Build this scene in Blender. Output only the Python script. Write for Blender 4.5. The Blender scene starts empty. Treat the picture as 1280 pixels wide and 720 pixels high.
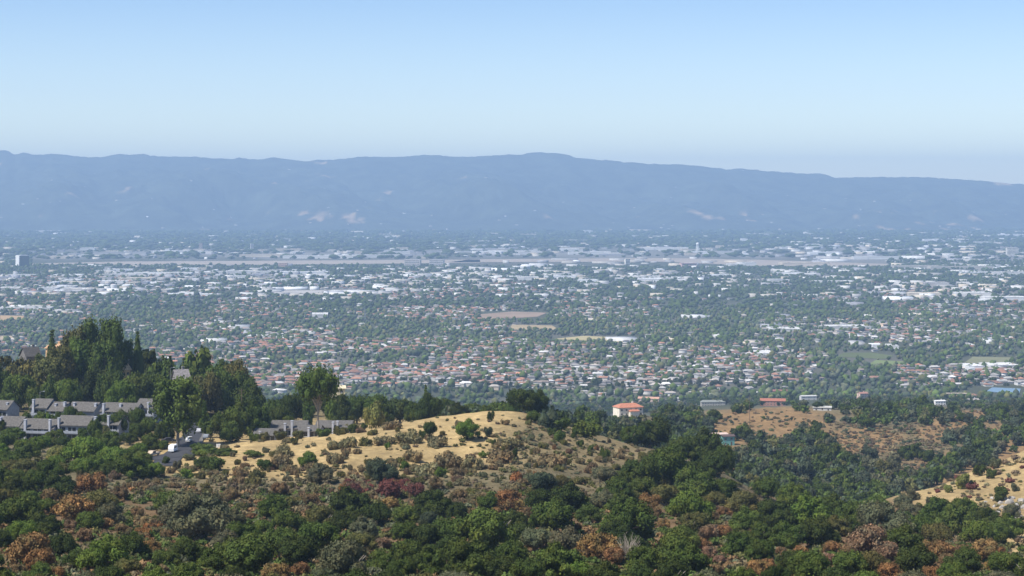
import bpy, bmesh, math, random
import numpy as np
from mathutils import Vector

# ------------------------------------------------------------------ camera, sky, sun, exposure
S = bpy.context.scene
COL = S.collection
F, HOR = 2388.0, 250.0            # focal length and horizon row of the 1280 x 720 photograph, in its pixels
cam_d = bpy.data.cameras.new("camera")
cam = bpy.data.objects.new("camera", cam_d)
COL.objects.link(cam)
cam.location = (0, 0, 0)
cam.rotation_euler = (math.radians(90), 0, 0)
cam_d.sensor_width = 36.0
cam_d.lens = 36.0 * F / 1280.0
cam_d.shift_y = -(360.0 - HOR) / 1280.0
cam_d.clip_start = 0.5
cam_d.clip_end = 120000.0
S.camera = cam

SUN_EL, SUN_AZ = math.radians(54), math.radians(-122)     # azimuth from +Y towards +X: sun high on the left, a little behind
sun_vec = Vector((math.sin(SUN_AZ) * math.cos(SUN_EL), math.cos(SUN_AZ) * math.cos(SUN_EL), math.sin(SUN_EL)))
W = bpy.data.worlds.new("World")
S.world = W
W.use_nodes = True
wn = W.node_tree
bg = wn.nodes["Background"]
sky = wn.nodes.new("ShaderNodeTexSky")
sky.sky_type = 'NISHITA'
sky.sun_disc = False
sky.sun_elevation = SUN_EL
sky.sun_rotation = SUN_AZ
sky.altitude = 300
sky.air_density = 0.8
sky.dust_density = 0.3
sky.ozone_density = 2.0
wb = wn.nodes.new("ShaderNodeMix"); wb.data_type = 'RGBA'; wb.blend_type = 'MULTIPLY'      # the picture's warm white balance
wb.inputs[0].default_value = 1.0; wb.inputs[7].default_value = (1.0, 0.935, 0.88, 1)
wn.links.new(sky.outputs[0], wb.inputs[6])
tcw = wn.nodes.new("ShaderNodeTexCoord"); sep = wn.nodes.new("ShaderNodeSeparateXYZ")          # thick pale air low on the horizon, clearer blue above
wn.links.new(tcw.outputs["Generated"], sep.inputs[0])
rp = wn.nodes.new("ShaderNodeValToRGB")
wn.links.new(sep.outputs[2], rp.inputs[0])
rp.color_ramp.elements[0].position = 0.020; rp.color_ramp.elements[0].color = (1.12, 1.07, 0.88, 1)
rp.color_ramp.elements[1].position = 0.50; rp.color_ramp.elements[1].color = (0.80, 0.82, 0.86, 1)
e_ = rp.color_ramp.elements.new(0.055); e_.color = (0.86, 0.86, 0.84, 1)
e_ = rp.color_ramp.elements.new(0.105); e_.color = (0.62, 0.70, 0.80, 1)
wb2 = wn.nodes.new("ShaderNodeMix"); wb2.data_type = 'RGBA'; wb2.blend_type = 'MULTIPLY'; wb2.inputs[0].default_value = 1.0
wn.links.new(wb.outputs[2], wb2.inputs[6]); wn.links.new(rp.outputs[0], wb2.inputs[7])
wn.links.new(wb2.outputs[2], bg.inputs[0])
bg.inputs[1].default_value = 0.15

sd = bpy.data.lights.new("sun", 'SUN')
sd.energy = 4.6
sd.angle = math.radians(0.5)
sd.color = (1.0, 0.95, 0.87)
sun = bpy.data.objects.new("sun", sd)
sun.rotation_euler = sun_vec.to_track_quat('Z', 'Y').to_euler()
sun.location = (0, 0, 400)
COL.objects.link(sun)

S.view_settings.view_transform = 'Standard'
S.view_settings.look = 'None'
S.view_settings.exposure = 0.62
S.view_settings.gamma = 1.0
S.cycles.max_bounces = 5
S.cycles.diffuse_bounces = 2
S.cycles.volume_bounces = 0
S.cycles.use_denoising = True
S.cycles.use_adaptive_sampling = False
HAZE_DENSITY = 6.8e-5
HAZE_COLOR = (0.46, 0.68, 1.0)

rnd = random.Random(11)
R = np.random.default_rng(7)

# ------------------------------------------------------------------ materials
def mat(name, rough=0.8, spec=0.2):
    m = bpy.data.materials.new(name)
    m.use_nodes = True
    b = m.node_tree.nodes["Principled BSDF"]
    b.inputs["Roughness"].default_value = rough
    b.inputs["Specular IOR Level"].default_value = spec
    return m, m.node_tree, b

def nd(t, kind, **kw):
    n = t.nodes.new(kind)
    for k, v in kw.items():
        setattr(n, k, v)
    return n

def mixc(t, a, b, fac, mode='MIX'):
    n = nd(t, "ShaderNodeMix", data_type='RGBA', blend_type=mode)
    for sock, val in ((n.inputs[0], fac), (n.inputs[6], a), (n.inputs[7], b)):
        if isinstance(val, bpy.types.NodeSocket):
            t.links.new(val, sock)
        elif isinstance(val, (int, float)):
            sock.default_value = val if sock.type == 'VALUE' else (val, val, val, 1)
        else:
            sock.default_value = (*val, 1)
    return n.outputs[2]

def noise(t, scale, detail=4, rough=0.6, coord='Object', vec=None, lo=0.35, hi=0.65):
    n = nd(t, "ShaderNodeTexNoise")
    n.inputs["Scale"].default_value = scale
    n.inputs["Detail"].default_value = detail
    n.inputs["Roughness"].default_value = rough
    if vec is None:
        tc = nd(t, "ShaderNodeTexCoord")
        vec = tc.outputs[coord]
    t.links.new(vec, n.inputs["Vector"])
    mr = nd(t, "ShaderNodeMapRange")
    mr.inputs[1].default_value, mr.inputs[2].default_value = lo, hi
    t.links.new(n.outputs[0], mr.inputs[0])
    return mr.outputs[0]

def plain(name, c, rough=0.8, spec=0.2, var=0.25, scale=1.2, metallic=0.0):
    """painted / built surface with blotchy wear"""
    m, t, b = mat(name, rough, spec)
    f = noise(t, scale)
    c2 = tuple(max(0, x * (1 - var)) for x in c)
    t.links.new(mixc(t, c, c2, f), b.inputs["Base Color"])
    b.inputs["Metallic"].default_value = metallic
    return m

def tinted(name, rough=0.85, spec=0.12, attr='tint', lo=0.72, hi=1.3, nscale=0.5, translucent=0.0, hue=None):
    """object colour x per-leaf tint attribute x broad mottling"""
    m, t, b = mat(name, rough, spec)
    oi = nd(t, "ShaderNodeObjectInfo")
    at = nd(t, "ShaderNodeAttribute", attribute_name=attr)
    mr = nd(t, "ShaderNodeMapRange")
    mr.inputs[3].default_value, mr.inputs[4].default_value = lo, hi
    t.links.new(at.outputs["Fac"], mr.inputs[0])
    c = mixc(t, oi.outputs["Color"], mr.outputs[0], 1.0, 'MULTIPLY')
    f = noise(t, nscale, 3)
    mr2 = nd(t, "ShaderNodeMapRange")
    mr2.inputs[3].default_value, mr2.inputs[4].default_value = 0.75, 1.25
    t.links.new(f, mr2.inputs[0])
    c = mixc(t, c, mr2.outputs[0], 1.0, 'MULTIPLY')
    if hue:
        c = mixc(t, c, mixc(t, c, hue, 1.0, 'MULTIPLY'), noise(t, 1.7, 3, .6, lo=.42, hi=.68))
    t.links.new(c, b.inputs["Base Color"])
    if translucent:
        tr = nd(t, "ShaderNodeBsdfTranslucent")
        t.links.new(c, tr.inputs[0])
        mx = nd(t, "ShaderNodeMixShader")
        mx.inputs[0].default_value = translucent
        t.links.new(b.outputs[0], mx.inputs[1])
        t.links.new(tr.outputs[0], mx.inputs[2])
        t.links.new(mx.outputs[0], t.nodes["Material Output"].inputs[0])
    return m

def vcol(name, attr='col', rough=0.8, spec=0.15, var=0.2, scale=0.05):
    m, t, b = mat(name, rough, spec)
    at = nd(t, "ShaderNodeAttribute", attribute_name=attr)
    f = noise(t, scale)
    mr = nd(t, "ShaderNodeMapRange")
    mr.inputs[3].default_value, mr.inputs[4].default_value = 1 - var, 1 + var
    t.links.new(f, mr.inputs[0])
    t.links.new(mixc(t, at.outputs["Color"], mr.outputs[0], 1.0, 'MULTIPLY'), b.inputs["Base Color"])
    return m

def objcol(name, rough=0.75, spec=0.2, var=0.15, scale=0.6):
    m, t, b = mat(name, rough, spec)
    oi = nd(t, "ShaderNodeObjectInfo")
    f = noise(t, scale)
    mr = nd(t, "ShaderNodeMapRange")
    mr.inputs[3].default_value, mr.inputs[4].default_value = 1 - var, 1 + var
    t.links.new(f, mr.inputs[0])
    t.links.new(mixc(t, oi.outputs["Color"], mr.outputs[0], 1.0, 'MULTIPLY'), b.inputs["Base Color"])
    return m

M = {}
M['leaf'] = tinted("foliage", translucent=0.12, hue=(1.25, 1.0, 0.85))
M['dryleaf'] = tinted("dry foliage", lo=0.55, hi=1.35, hue=(0.55, 0.80, 0.85))
M['bark'] = plain("bark", (0.10, 0.075, 0.055), var=0.5, scale=3)
M['palebark'] = plain("pale bark", (0.36, 0.31, 0.25), var=0.45, scale=1.5)
M['objcol'] = objcol("painted surface")
M['rooftile'] = objcol("roof covering", rough=0.85, var=0.28, scale=1.6)
M['town'] = vcol("town buildings")
M['treestuff'] = vcol("distant foliage", scale=0.12, var=0.35)
M['glass'] = plain("window glass", (0.025, 0.03, 0.035), rough=0.15, spec=0.5, var=0.2)
M['asphalt'] = plain("asphalt", (0.055, 0.055, 0.06), var=0.3, scale=0.2)
M['concrete'] = plain("concrete", (0.36, 0.34, 0.31), var=0.2, scale=0.6)
M['white'] = plain("white paint", (0.78, 0.78, 0.76), rough=0.5, var=0.08)
M['steel'] = plain("weathered steel", (0.30, 0.31, 0.32), rough=0.5, var=0.2, metallic=0.4)
M['timber'] = plain("weathered timber", (0.16, 0.12, 0.09), var=0.35)
M['rubber'] = plain("tyre rubber", (0.02, 0.02, 0.02), rough=0.9)
M["rock"] = plain("grey rock", (0.42, 0.39, 0.35), var=0.55, scale=0.8)

# ------------------------------------------------------------------ mesh helpers
def new_mesh(name, verts, faces, material=None, face_attr=None, vert_col=None, smooth=False):
    """faces: (n,k) array or list; built with foreach_set"""
    me = bpy.data.meshes.new(name)
    verts = np.asarray(verts, np.float32)
    groups = faces if isinstance(faces, list) and faces and isinstance(faces[0], np.ndarray) else None
    if groups is None and isinstance(faces, np.ndarray):
        groups = [faces]
    if groups is None:
        me.from_pydata(verts.tolist(), [], faces)
    else:
        groups = [g for g in groups if len(g)]
        loops = np.concatenate([g.ravel() for g in groups]).astype(np.int32)
        tot = np.concatenate([np.full(len(g), g.shape[1], np.int32) for g in groups])
        start = np.concatenate([[0], np.cumsum(tot)[:-1]]).astype(np.int32)
        me.vertices.add(len(verts)); me.vertices.foreach_set("co", verts.ravel())
        me.loops.add(len(loops)); me.loops.foreach_set("vertex_index", loops)
        me.polygons.add(len(tot)); me.polygons.foreach_set("loop_start", start)
        me.polygons.foreach_set("loop_total", tot)
    if face_attr is not None:
        a = me.attributes.new("tint", 'FLOAT', 'FACE')
        a.data.foreach_set("value", np.asarray(face_attr, np.float32))
    if vert_col is not None:
        a = me.attributes.new("col", 'FLOAT_COLOR', 'POINT')
        c = np.ones((len(verts), 4), np.float32); c[:, :3] = vert_col
        a.data.foreach_set("color", c.ravel())
    me.update(calc_edges=True)
    me.validate()
    if smooth:
        me.polygons.foreach_set("use_smooth", np.ones(len(me.polygons), bool))
    if material:
        me.materials.append(material)
    return me

def link(name, data, parent=None, color=None):
    o = bpy.data.objects.new(name, data)
    COL.objects.link(o)
    if parent is not None:
        o.parent = parent
    if color is not None:
        o.color = (*color, 1)
    return o

class MB:
    """collects boxes, prisms and tubes into one mesh"""
    def __init__(self):
        self.v, self.f = [], []
    def add(self, verts, faces):
        n = len(self.v)
        self.v += [tuple(p) for p in verts]
        self.f += [tuple(i + n for i in f) for f in faces]
        return self
    def box(self, x0, x1, y0, y1, z0, z1):
        return self.add([(x0,y0,z0),(x1,y0,z0),(x1,y1,z0),(x0,y1,z0),(x0,y0,z1),(x1,y0,z1),(x1,y1,z1),(x0,y1,z1)],
                        [(0,3,2,1),(4,5,6,7),(0,1,5,4),(1,2,6,5),(2,3,7,6),(3,0,4,7)])
    def gable_roof(self, x0, x1, y0, y1, z, h, th=0.25, hip=0.0):
        """ridge along x; hip = inset of the ridge ends"""
        ym = (y0 + y1) / 2
        lo = [(x0,y0,z),(x1,y0,z),(x1,y1,z),(x0,y1,z),(x0+hip,ym,z+h),(x1-hip,ym,z+h)]
        hi = [(p[0],p[1],p[2]+th) for p in lo]
        v = lo + hi
        f = [(0,4,5,1),(2,5,4,3),(6,7,11,10),(8,9,10,11)]
        f += [(0,1,7,6),(2,3,9,8)]
        if hip > 0:
            f += [(3,4,0),(1,5,2),(9,6,10),(7,8,11),(1,2,8,7),(3,0,6,9)]
        else:
            f += [(1,5,11,7),(5,2,8,11),(3,4,10,9),(4,0,6,10)]
        return self.add(v, f)
    def gable_wall(self, x0, x1, y0, y1, z0, z, h):
        ym = (y0 + y1) / 2
        return self.add([(x0,y0,z0),(x1,y0,z0),(x1,y1,z0),(x0,y1,z0),(x0,y0,z),(x1,y0,z),(x1,y1,z),(x0,y1,z),(x0,ym,z+h),(x1,ym,z+h)],
                        [(0,3,2,1),(0,1,5,4),(2,3,7,6),(1,2,6,9,5),(3,0,4,8,7),(4,5,9,8),(6,7,8,9)])
    def tube(self, pts, rad, n=7, cap=True):
        pts = [Vector(p) for p in pts]
        base = len(self.v)
        for i, p in enumerate(pts):
            d = (pts[min(i+1, len(pts)-1)] - pts[max(i-1, 0)]).normalized()
            a = d.cross(Vector((0.31, 0.87, 0.37))).normalized(); b = d.cross(a)
            for k in range(n):
                t = 2*math.pi*k/n
                self.v.append(tuple(p + rad[i]*(a*math.cos(t) + b*math.sin(t))))
        for i in range(len(pts)-1):
            for k in range(n):
                self.f.append((base+i*n+k, base+i*n+(k+1)%n, base+(i+1)*n+(k+1)%n, base+(i+1)*n+k))
        if cap:
            self.f.append(tuple(base+k for k in range(n))[::-1])
            self.f.append(tuple(base+(len(pts)-1)*n+k for k in range(n)))
        return self
    def lathe(self, prof, n=20, cx=0, cy=0):
        base = len(self.v)
        for r, z in prof:
            for k in range(n):
                t = 2*math.pi*k/n
                self.v.append((cx + r*math.cos(t), cy + r*math.sin(t), z))
        for i in range(len(prof)-1):
            for k in range(n):
                self.f.append((base+i*n+k, base+i*n+(k+1)%n, base+(i+1)*n+(k+1)%n, base+(i+1)*n+k))
        self.f.append(tuple(base+k for k in range(n))[::-1])
        self.f.append(tuple(base+(len(prof)-1)*n+k for k in range(n)))
        return self
    def build(self, name, material, parent=None, color=None, smooth=False):
        me = bpy.data.meshes.new(name)
        me.from_pydata(self.v, [], self.f)
        me.validate(); me.update()
        if smooth:
            me.polygons.foreach_set("use_smooth", np.ones(len(me.polygons), bool))
        me.materials.append(material)
        return link(name, me, parent, color)

THINGS = []           # registry for the labels: object, look, kind word, pixel position
def thing(o, look, cat, px, py, group=None, fixed=None):
    o['category'] = cat
    if group:
        o['group'] = group
    THINGS.append(dict(o=o, look=look, cat=cat, x=px, y=py, fixed=fixed))
    return o

def empty(name, loc, rz=0.0, scale=None):
    o = bpy.data.objects.new(name, None)
    COL.objects.link(o)
    o.location = loc
    o.rotation_euler = (0, 0, rz)
    if scale is not None:
        o.scale = scale
    o.empty_display_size = 1
    return o

def copy_tree(o, parent=None):
    c = o.copy()
    COL.objects.link(c)
    c.parent = parent
    for ch in KIDS.get(o.name, []):
        copy_tree(ch, c)
    return c
KIDS = {}

def structure(o):
    o['kind'] = 'structure'
    return o
def stuff(o):
    o['kind'] = 'stuff'
    return o

# ------------------------------------------------------------------ terrain: hill in front, ravine, right-hand hills, flat valley
ZV = -300.0
def vn(x, y, seed=0):
    """smooth value noise on arrays"""
    x = np.asarray(x, float); y = np.asarray(y, float)
    xi = np.floor(x).astype(np.int64); yi = np.floor(y).astype(np.int64)
    fx = x - xi; fy = y - yi
    fx = fx*fx*(3-2*fx); fy = fy*fy*(3-2*fy)
    def h(a, b):
        n = (a*374761393 + b*668265263 + seed*982451653) & 0x7fffffff
        n = ((n ^ (n >> 13)) * 1274126177) & 0x7fffffff
        return ((n ^ (n >> 16)) & 0xffff) / 65535.0
    return (h(xi,yi)*(1-fx) + h(xi+1,yi)*fx)*(1-fy) + (h(xi,yi+1)*(1-fx) + h(xi+1,yi+1)*fx)*fy
def fbm(x, y, seed=0, oct=4):
    s, a, t = 0, 1.0, 0
    for i in range(oct):
        s = s + a*(vn(x*2**i, y*2**i, seed+i) - 0.5); t += a; a *= 0.5
    return s / t * 2

DK = [150, 250, 300, 375, 450, 500, 550, 600, 650, 700, 750, 800, 850, 900, 1000, 1100, 1200, 1300, 1400, 1500, 1700, 2000, 2500, 2900]
NA = None
TAB = {   # column of the photograph -> {distance: row where the ground lies}
 -300: {150:800,250:755,300:728,375:690,450:655,550:600,700:545,850:500,950:485,1200:580,2000:608,2500:537,2900:497},
 0:   {150:800,250:755,300:728,375:690,450:655,550:600,700:548,750:528,850:500,950:485,1200:580,2000:608,2500:537,2900:497},
 120: {150:800,250:755,300:728,375:690,450:655,550:600,650:563,700:549,750:526,850:497,950:482,1200:580,2000:608,2500:537,2900:497},
 220: {150:800,250:757,300:730,375:693,450:655,500:628,550:603,600:580,650:560,700:542,800:514,900:494,1000:500,1200:580,2000:608,2500:537,2900:497},
 320: {150:800,250:758,300:732,375:695,450:658,500:628,550:602,600:575,650:552,700:549,750:541,800:524,900:505,1000:515,1200:580,2000:608,2500:537,2900:497},
 440: {150:800,250:760,300:734,375:698,450:660,500:630,550:598,600:567,650:541,700:542,750:539,800:529,900:515,1000:520,1200:575,2000:608,2500:537,2900:497},
 520: {150:800,250:761,300:736,375:699,450:660,500:630,550:596,600:562,650:536,685:521,710:523,750:534,800:534,900:530,1000:530,1200:570,1500:590,2000:600,2500:537,2900:497},
 600: {150:800,250:762,300:737,375:700,450:660,500:630,550:595,600:560,650:531,690:514,750:523,800:532,900:530,1000:530,1200:570,1500:590,2000:590,2500:537,2900:497},
 660: {150:800,250:762,300:737,375:700,450:660,500:630,550:597,600:565,650:535,690:515,750:525,800:532,900:530,1000:530,1200:540,1500:555,2000:570,2500:535,2900:497},
 740: {150:800,250:763,300:738,375:702,450:664,500:636,550:606,600:582,650:562,700:548,750:540,800:548,900:542,1000:535,1200:525,1300:523,1400:525,1700:545,2000:555,2500:530,2900:497},
 800: {150:800,250:763,300:738,375:704,450:672,500:648,550:622,600:597,650:573,700:556,750:570,850:590,1000:570,1200:530,1300:521,1400:520,1700:530,2000:535,2500:520,2900:497},
 880: {150:800,250:763,300:738,375:705,450:676,500:655,550:632,600:606,650:584,700:572,750:590,900:605,1000:590,1100:568,1200:550,1300:533,1400:520,1500:515,1700:515,2000:515,2500:508,2900:497},
 960: {150:800,250:764,300:740,375:708,450:682,500:664,550:646,600:630,650:620,700:622,800:632,900:625,1000:600,1100:576,1200:556,1300:537,1400:518,1500:512,1700:512,2000:510,2500:505,2900:497},
 1040:{150:800,250:765,300:742,375:711,450:687,500:671,550:656,600:645,650:638,700:642,800:655,900:645,1000:618,1100:590,1200:564,1300:540,1400:522,1500:513,1700:510,2000:508,2500:504,2900:497},
 1120:{150:800,250:766,300:744,375:714,450:692,500:678,550:664,600:652,650:644,700:628,740:614,800:640,900:652,1000:626,1100:595,1200:568,1300:545,1400:528,1500:517,1700:510,2000:508,2500:504,2900:497},
 1200:{150:800,250:768,300:747,375:718,450:698,500:684,550:670,600:655,650:638,700:617,750:600,790:589,850:608,900:625,1000:620,1100:595,1200:570,1300:550,1400:535,1500:524,1700:514,2000:510,2500:505,2900:497},
 1280:{150:800,250:770,300:750,375:722,450:706,500:692,550:676,600:654,650:630,700:606,750:585,800:568,850:558,900:570,1000:595,1100:590,1200:572,1300:555,1400:540,1500:530,1700:518,2000:512,2500:506,2900:497},
 1580:{150:800,250:775,300:757,375:730,450:710,500:690,550:664,600:636,650:606,700:578,750:555,800:538,850:530,900:545,1000:580,1100:585,1200:570,1300:558,1400:545,1500:535,1700:522,2000:514,2500:507,2900:497},
}
XG = np.arange(-300, 1581, 10.0)
LG = np.linspace(math.log(20), math.log(4000), 420)
def _smooth(a, n, axis):
    k = np.hanning(n+2)[1:-1]; k /= k.sum()
    pad = [(0,0),(0,0)]; pad[axis] = (n//2, n//2)
    b = np.pad(a, pad, mode='edge')
    return np.apply_along_axis(lambda v: np.convolve(v, k, mode='valid'), axis, b)
_cols = []
for xc in sorted(TAB):
    ds = np.array(sorted(TAB[xc])); ys = np.array([TAB[xc][d] for d in ds])
    z = -(ys - HOR)/F*ds
    ds = np.concatenate([[20, 60, 100], ds, [3050, 4000]]); z = np.concatenate([[-6.2, -14.9, -23.6], z, [ZV, ZV]])
    _cols.append(np.interp(LG, np.log(ds), z))
_cols = np.array(_cols)
ZT = np.array([np.interp(XG, sorted(TAB), _cols[:, j]) for j in range(len(LG))]).T
ZT = _smooth(_smooth(ZT, 7, 1), 9, 0)

def ground(X, Y):
    X = np.asarray(X, float); Y = np.asarray(Y, float)
    Yc = np.clip(Y, 20.5, 3990)
    xp = np.clip(640 + F*X/np.maximum(Yc, 20), -299, 1579)
    u = (xp + 300)/10; v = (np.log(Yc) - LG[0])/(LG[1]-LG[0])
    i = np.clip(u.astype(int), 0, len(XG)-2); j = np.clip(v.astype(int), 0, len(LG)-2)
    fu, fv = u-i, v-j
    z = (ZT[i,j]*(1-fu)+ZT[i+1,j]*fu)*(1-fv) + (ZT[i,j+1]*(1-fu)+ZT[i+1,j+1]*fu)*fv
    amp = np.interp(Y, [20, 150, 400, 1500, 2600, 2900], [0, .5, 1.3, 4, 2, 0])
    z = z + amp*(fbm(X/42, Y/42, 3, 4)*0.9) + amp*0.25*fbm(X/9, Y/9, 9, 2)
    near = np.interp(Y, [-200, 0, 20.5], [-1.7, -1.8, -6.2])
    return np.where(Y < 20.5, near, np.where(Y > 2950, ZV, z))
def gz(x, y):
    return float(ground(np.array([x]), np.array([y]))[0])
def row_of(z, d):
    return HOR - F*z/d
def at(px, d):
    """ground point in the direction of pixel column px at distance d"""
    X = (px-640)/F*d
    return Vector((X, d, gz(X, d)))
DS = np.geomspace(210, 2950, 700)
_ycache = {}
def rows(px):
    k = int(round(px/4))*4
    if k not in _ycache:
        X = (k-640)/F*DS
        _ycache[k] = HOR - F*ground(X, DS)/DS
    return _ycache[k]
def seen_at(px, py, dmin=210):
    """nearest distance (beyond dmin) where the ground reaches row py"""
    y = rows(px); ok = np.where((y <= py) & (DS >= dmin))[0]
    return float(DS[ok[0]]) if len(ok) else None
def flat_at(px, py):
    d = -ZV*F/(py-HOR)
    return (px-640)/F*d, d

# ground sheet
pxs = np.concatenate([np.arange(-640, -16, 16), np.arange(-16, 1296, 4), np.arange(1296, 1930, 16)]).astype(float)
ys = np.concatenate([np.linspace(-250, 20, 10), np.geomspace(25, 200, 30)[:-1], np.arange(200, 1000, 4.0), np.arange(1000, 1800, 8.0), np.arange(1800, 3000, 20.0), np.geomspace(3000, 28500, 40)])
PX, YY = np.meshgrid(pxs, ys)
XX = (PX-640)/F*np.maximum(YY, 420)
ZZ = ground(XX, YY)
nx, ny = len(pxs), len(ys)
idx = np.arange(nx*ny).reshape(ny, nx)
quads = np.stack([idx[:-1,:-1], idx[:-1,1:], idx[1:,1:], idx[1:,:-1]], -1).reshape(-1, 4)
# land cover: which ground carries dry grass, scrub litter, oak litter, rock
def sm(a, lo, hi):
    t = np.clip((a-lo)/(hi-lo), 0, 1); return t*t*(3-2*t)
def blob(x, y, cx, cy, rx, ry, soft=0.35):
    d = np.sqrt(((x-cx)/rx)**2 + ((y-cy)/ry)**2)
    return 1 - sm(d, 1-soft, 1+soft)
GRASS = [(420,560,260,34),(560,535,150,30),(235,580,60,14),(640,560,120,26),(330,588,110,12),(700,545,70,16),
         (1200,605,90,38),(1265,585,60,60),(1275,670,30,30),(960,530,80,22),(1070,552,60,18),(1195,535,45,14),(1215,520,30,12),
         (1170,540,25,12),(1240,545,40,14),(730,560,70,25),(900,545,40,14)]
EPX = 640 + F*XX/np.maximum(YY, 1.0); EPY = HOR - F*ZZ/np.maximum(YY, 1.0)
g = np.zeros_like(XX)
for cx, cy, rx, ry in GRASS:
    g = np.maximum(g, blob(EPX, EPY, cx, cy, rx, ry))
g = np.where((YY < 430) | (YY > 1800), 0, g)
g = g*(1 - 0.72*blob(EPX, EPY, 725, 552, 100, 48))
g = np.clip(g + 0.34*fbm(XX/18, YY/18, 21, 5)*(g > .05), 0, 1)
n1 = fbm(XX/25, YY/25, 31, 4); n2 = fbm(XX/300, YY/300, 35, 4)
c_grass = np.array([0.38, 0.277, 0.132]); c_scrub = np.array([0.150, 0.124, 0.070]); c_lit = np.array([0.16, 0.105, 0.055])
c_val = np.array([0.070, 0.076, 0.048]); c_val2 = np.array([0.125, 0.118, 0.095])
wood = sm(EPY, 600, 640)[..., None]
base = c_scrub*(1-wood) + c_lit*wood
base = base*(1+0.35*n1[..., None])
right = sm(EPX, 820, 900)*(YY < 1800)
rough_ = fbm(XX/6, YY/13, 45, 3)
gcol = c_grass*(1 - 0.22*np.clip(n1, -1, 1)[..., None] - 0.22*np.clip(rough_, -1, 1)[..., None]) * (1 - right[..., None]*np.array([0.34, 0.42, 0.42])*(YY[..., None] > 900))
colr = base*(1-g[..., None]) + gcol*g[..., None]
vmix = sm(YY, 1700, 2600)[..., None]
vcolr = c_val*(1-sm(n2, -0.1, 0.5)[..., None]) + c_val2*sm(n2, -0.1, 0.5)[..., None]
# pale paving round the works and hangars
pav = np.zeros_like(XX)
for x0, x1, y0, y1, k in [(110,430,337,353,1),(-60,240,346,372,.6),(40,570,313,325,1),(560,1110,310,323,.9),(620,960,339,352,.5),(980,1400,306,331,.8),(300,520,346,372,.7),(500,640,338,356,.5),(1100,1400,354,378,.8),(1120,1400,331,345,.7)]:
    pav = np.maximum(pav, k*sm(EPX, x0-30, x0+30)*(1-sm(EPX, x1-30, x1+30))*sm(EPY, y0-2, y0+2)*(1-sm(EPY, y1-2, y1+2)))
pav = (pav*(YY > 2900)*np.clip(.55+.9*fbm(XX/260, YY/260, 41, 3), 0, 1))[..., None]
vcolr = vcolr*(1-pav) + np.array([0.235, 0.225, 0.21])*pav
colr = colr*(1-vmix) + vcolr*vmix
m, t, b = mat("dry ground", 0.95, 0.05)
at_ = nd(t, "ShaderNodeAttribute", attribute_name='col')
f1 = noise(t, 0.35, 6, 0.7); f2 = noise(t, 1.9, 3, 0.7)
mr = nd(t, "ShaderNodeMapRange"); mr.inputs[3].default_value, mr.inputs[4].default_value = 0.72, 1.22
t.links.new(f1, mr.inputs[0])
c = mixc(t, at_.outputs["Color"], mr.outputs[0], 1.0, 'MULTIPLY')
mr = nd(t, "ShaderNodeMapRange"); mr.inputs[3].default_value, mr.inputs[4].default_value = 0.82, 1.15
t.links.new(f2, mr.inputs[0])
t.links.new(mixc(t, c, mr.outputs[0], 1.0, 'MULTIPLY'), b.inputs["Base Color"])
bp = nd(t, "ShaderNodeBump"); bp.inputs["Strength"].default_value = 0.5; bp.inputs["Distance"].default_value = 0.6
t.links.new(f1, bp.inputs["Height"]); t.links.new(bp.outputs[0], b.inputs["Normal"])
M['ground'] = m
gm = new_mesh("ground", np.stack([XX, YY, ZZ], -1).reshape(-1, 3), quads, M['ground'], vert_col=colr.reshape(-1, 3), smooth=True)
structure(link("ground", gm))

# far mountains
RIDGE_X = [-640,-200,-20,0,10,18,30,40,55,65,100,125,140,150,160,180,186,215,245,260,290,300,310,330,345,365,385,400,420,440,460,490,530,560,590,620,640,655,668,690,705,720,750,758,770,850,880,910,925,945,960,1010,1025,1045,1100,1130,1200,1280,1500,1930]
RIDGE_Y = [182,186,187,187,187,191,189.5,192,193,191.5,195,196,194,192,193,192,194,196,195,197,198,196,198,198,196.5,199,200,199,197.5,197,195.5,194.5,192.5,195,195.5,194,193,192.5,190.5,190,192,196,199,198,201,205,207,210,209,211,213,217,216,221,221,221.5,223,230,232,236]
mp = np.arange(-640, 1930, 3.0)
md = np.concatenate([np.linspace(18000, 22600, 130), np.linspace(22700, 28000, 26)])
MX, MY = np.meshgrid(mp, md)
ridge_z = (HOR - np.interp(mp, RIDGE_X, RIDGE_Y))/F
D0 = 22500.0
tt = (MY - 18300)/(D0-18300)
XW = (MX-640)/F*MY
prof = np.clip(tt, 0, 1)**1.15
back = np.where(MY > D0, 1 - (MY-D0)/5500*0.8, 1.0)
spur = fbm(XW/900 + MY/3200, MY/1900, 51, 5)
rz = ridge_z[None, :]*D0 - ZV
zz = rz*prof*back + spur*330*np.clip(tt*3, 0, 1)*np.clip((1-np.clip(tt,0,1))*2.2, 0, 1)
zz = zz + np.clip(tt*4, 0, 1)*fbm(XW/420, MY/420, 57, 3)*26 + np.clip(tt*4, 0, 1)*fbm(XW/60, MY/90, 58, 2)*12
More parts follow.
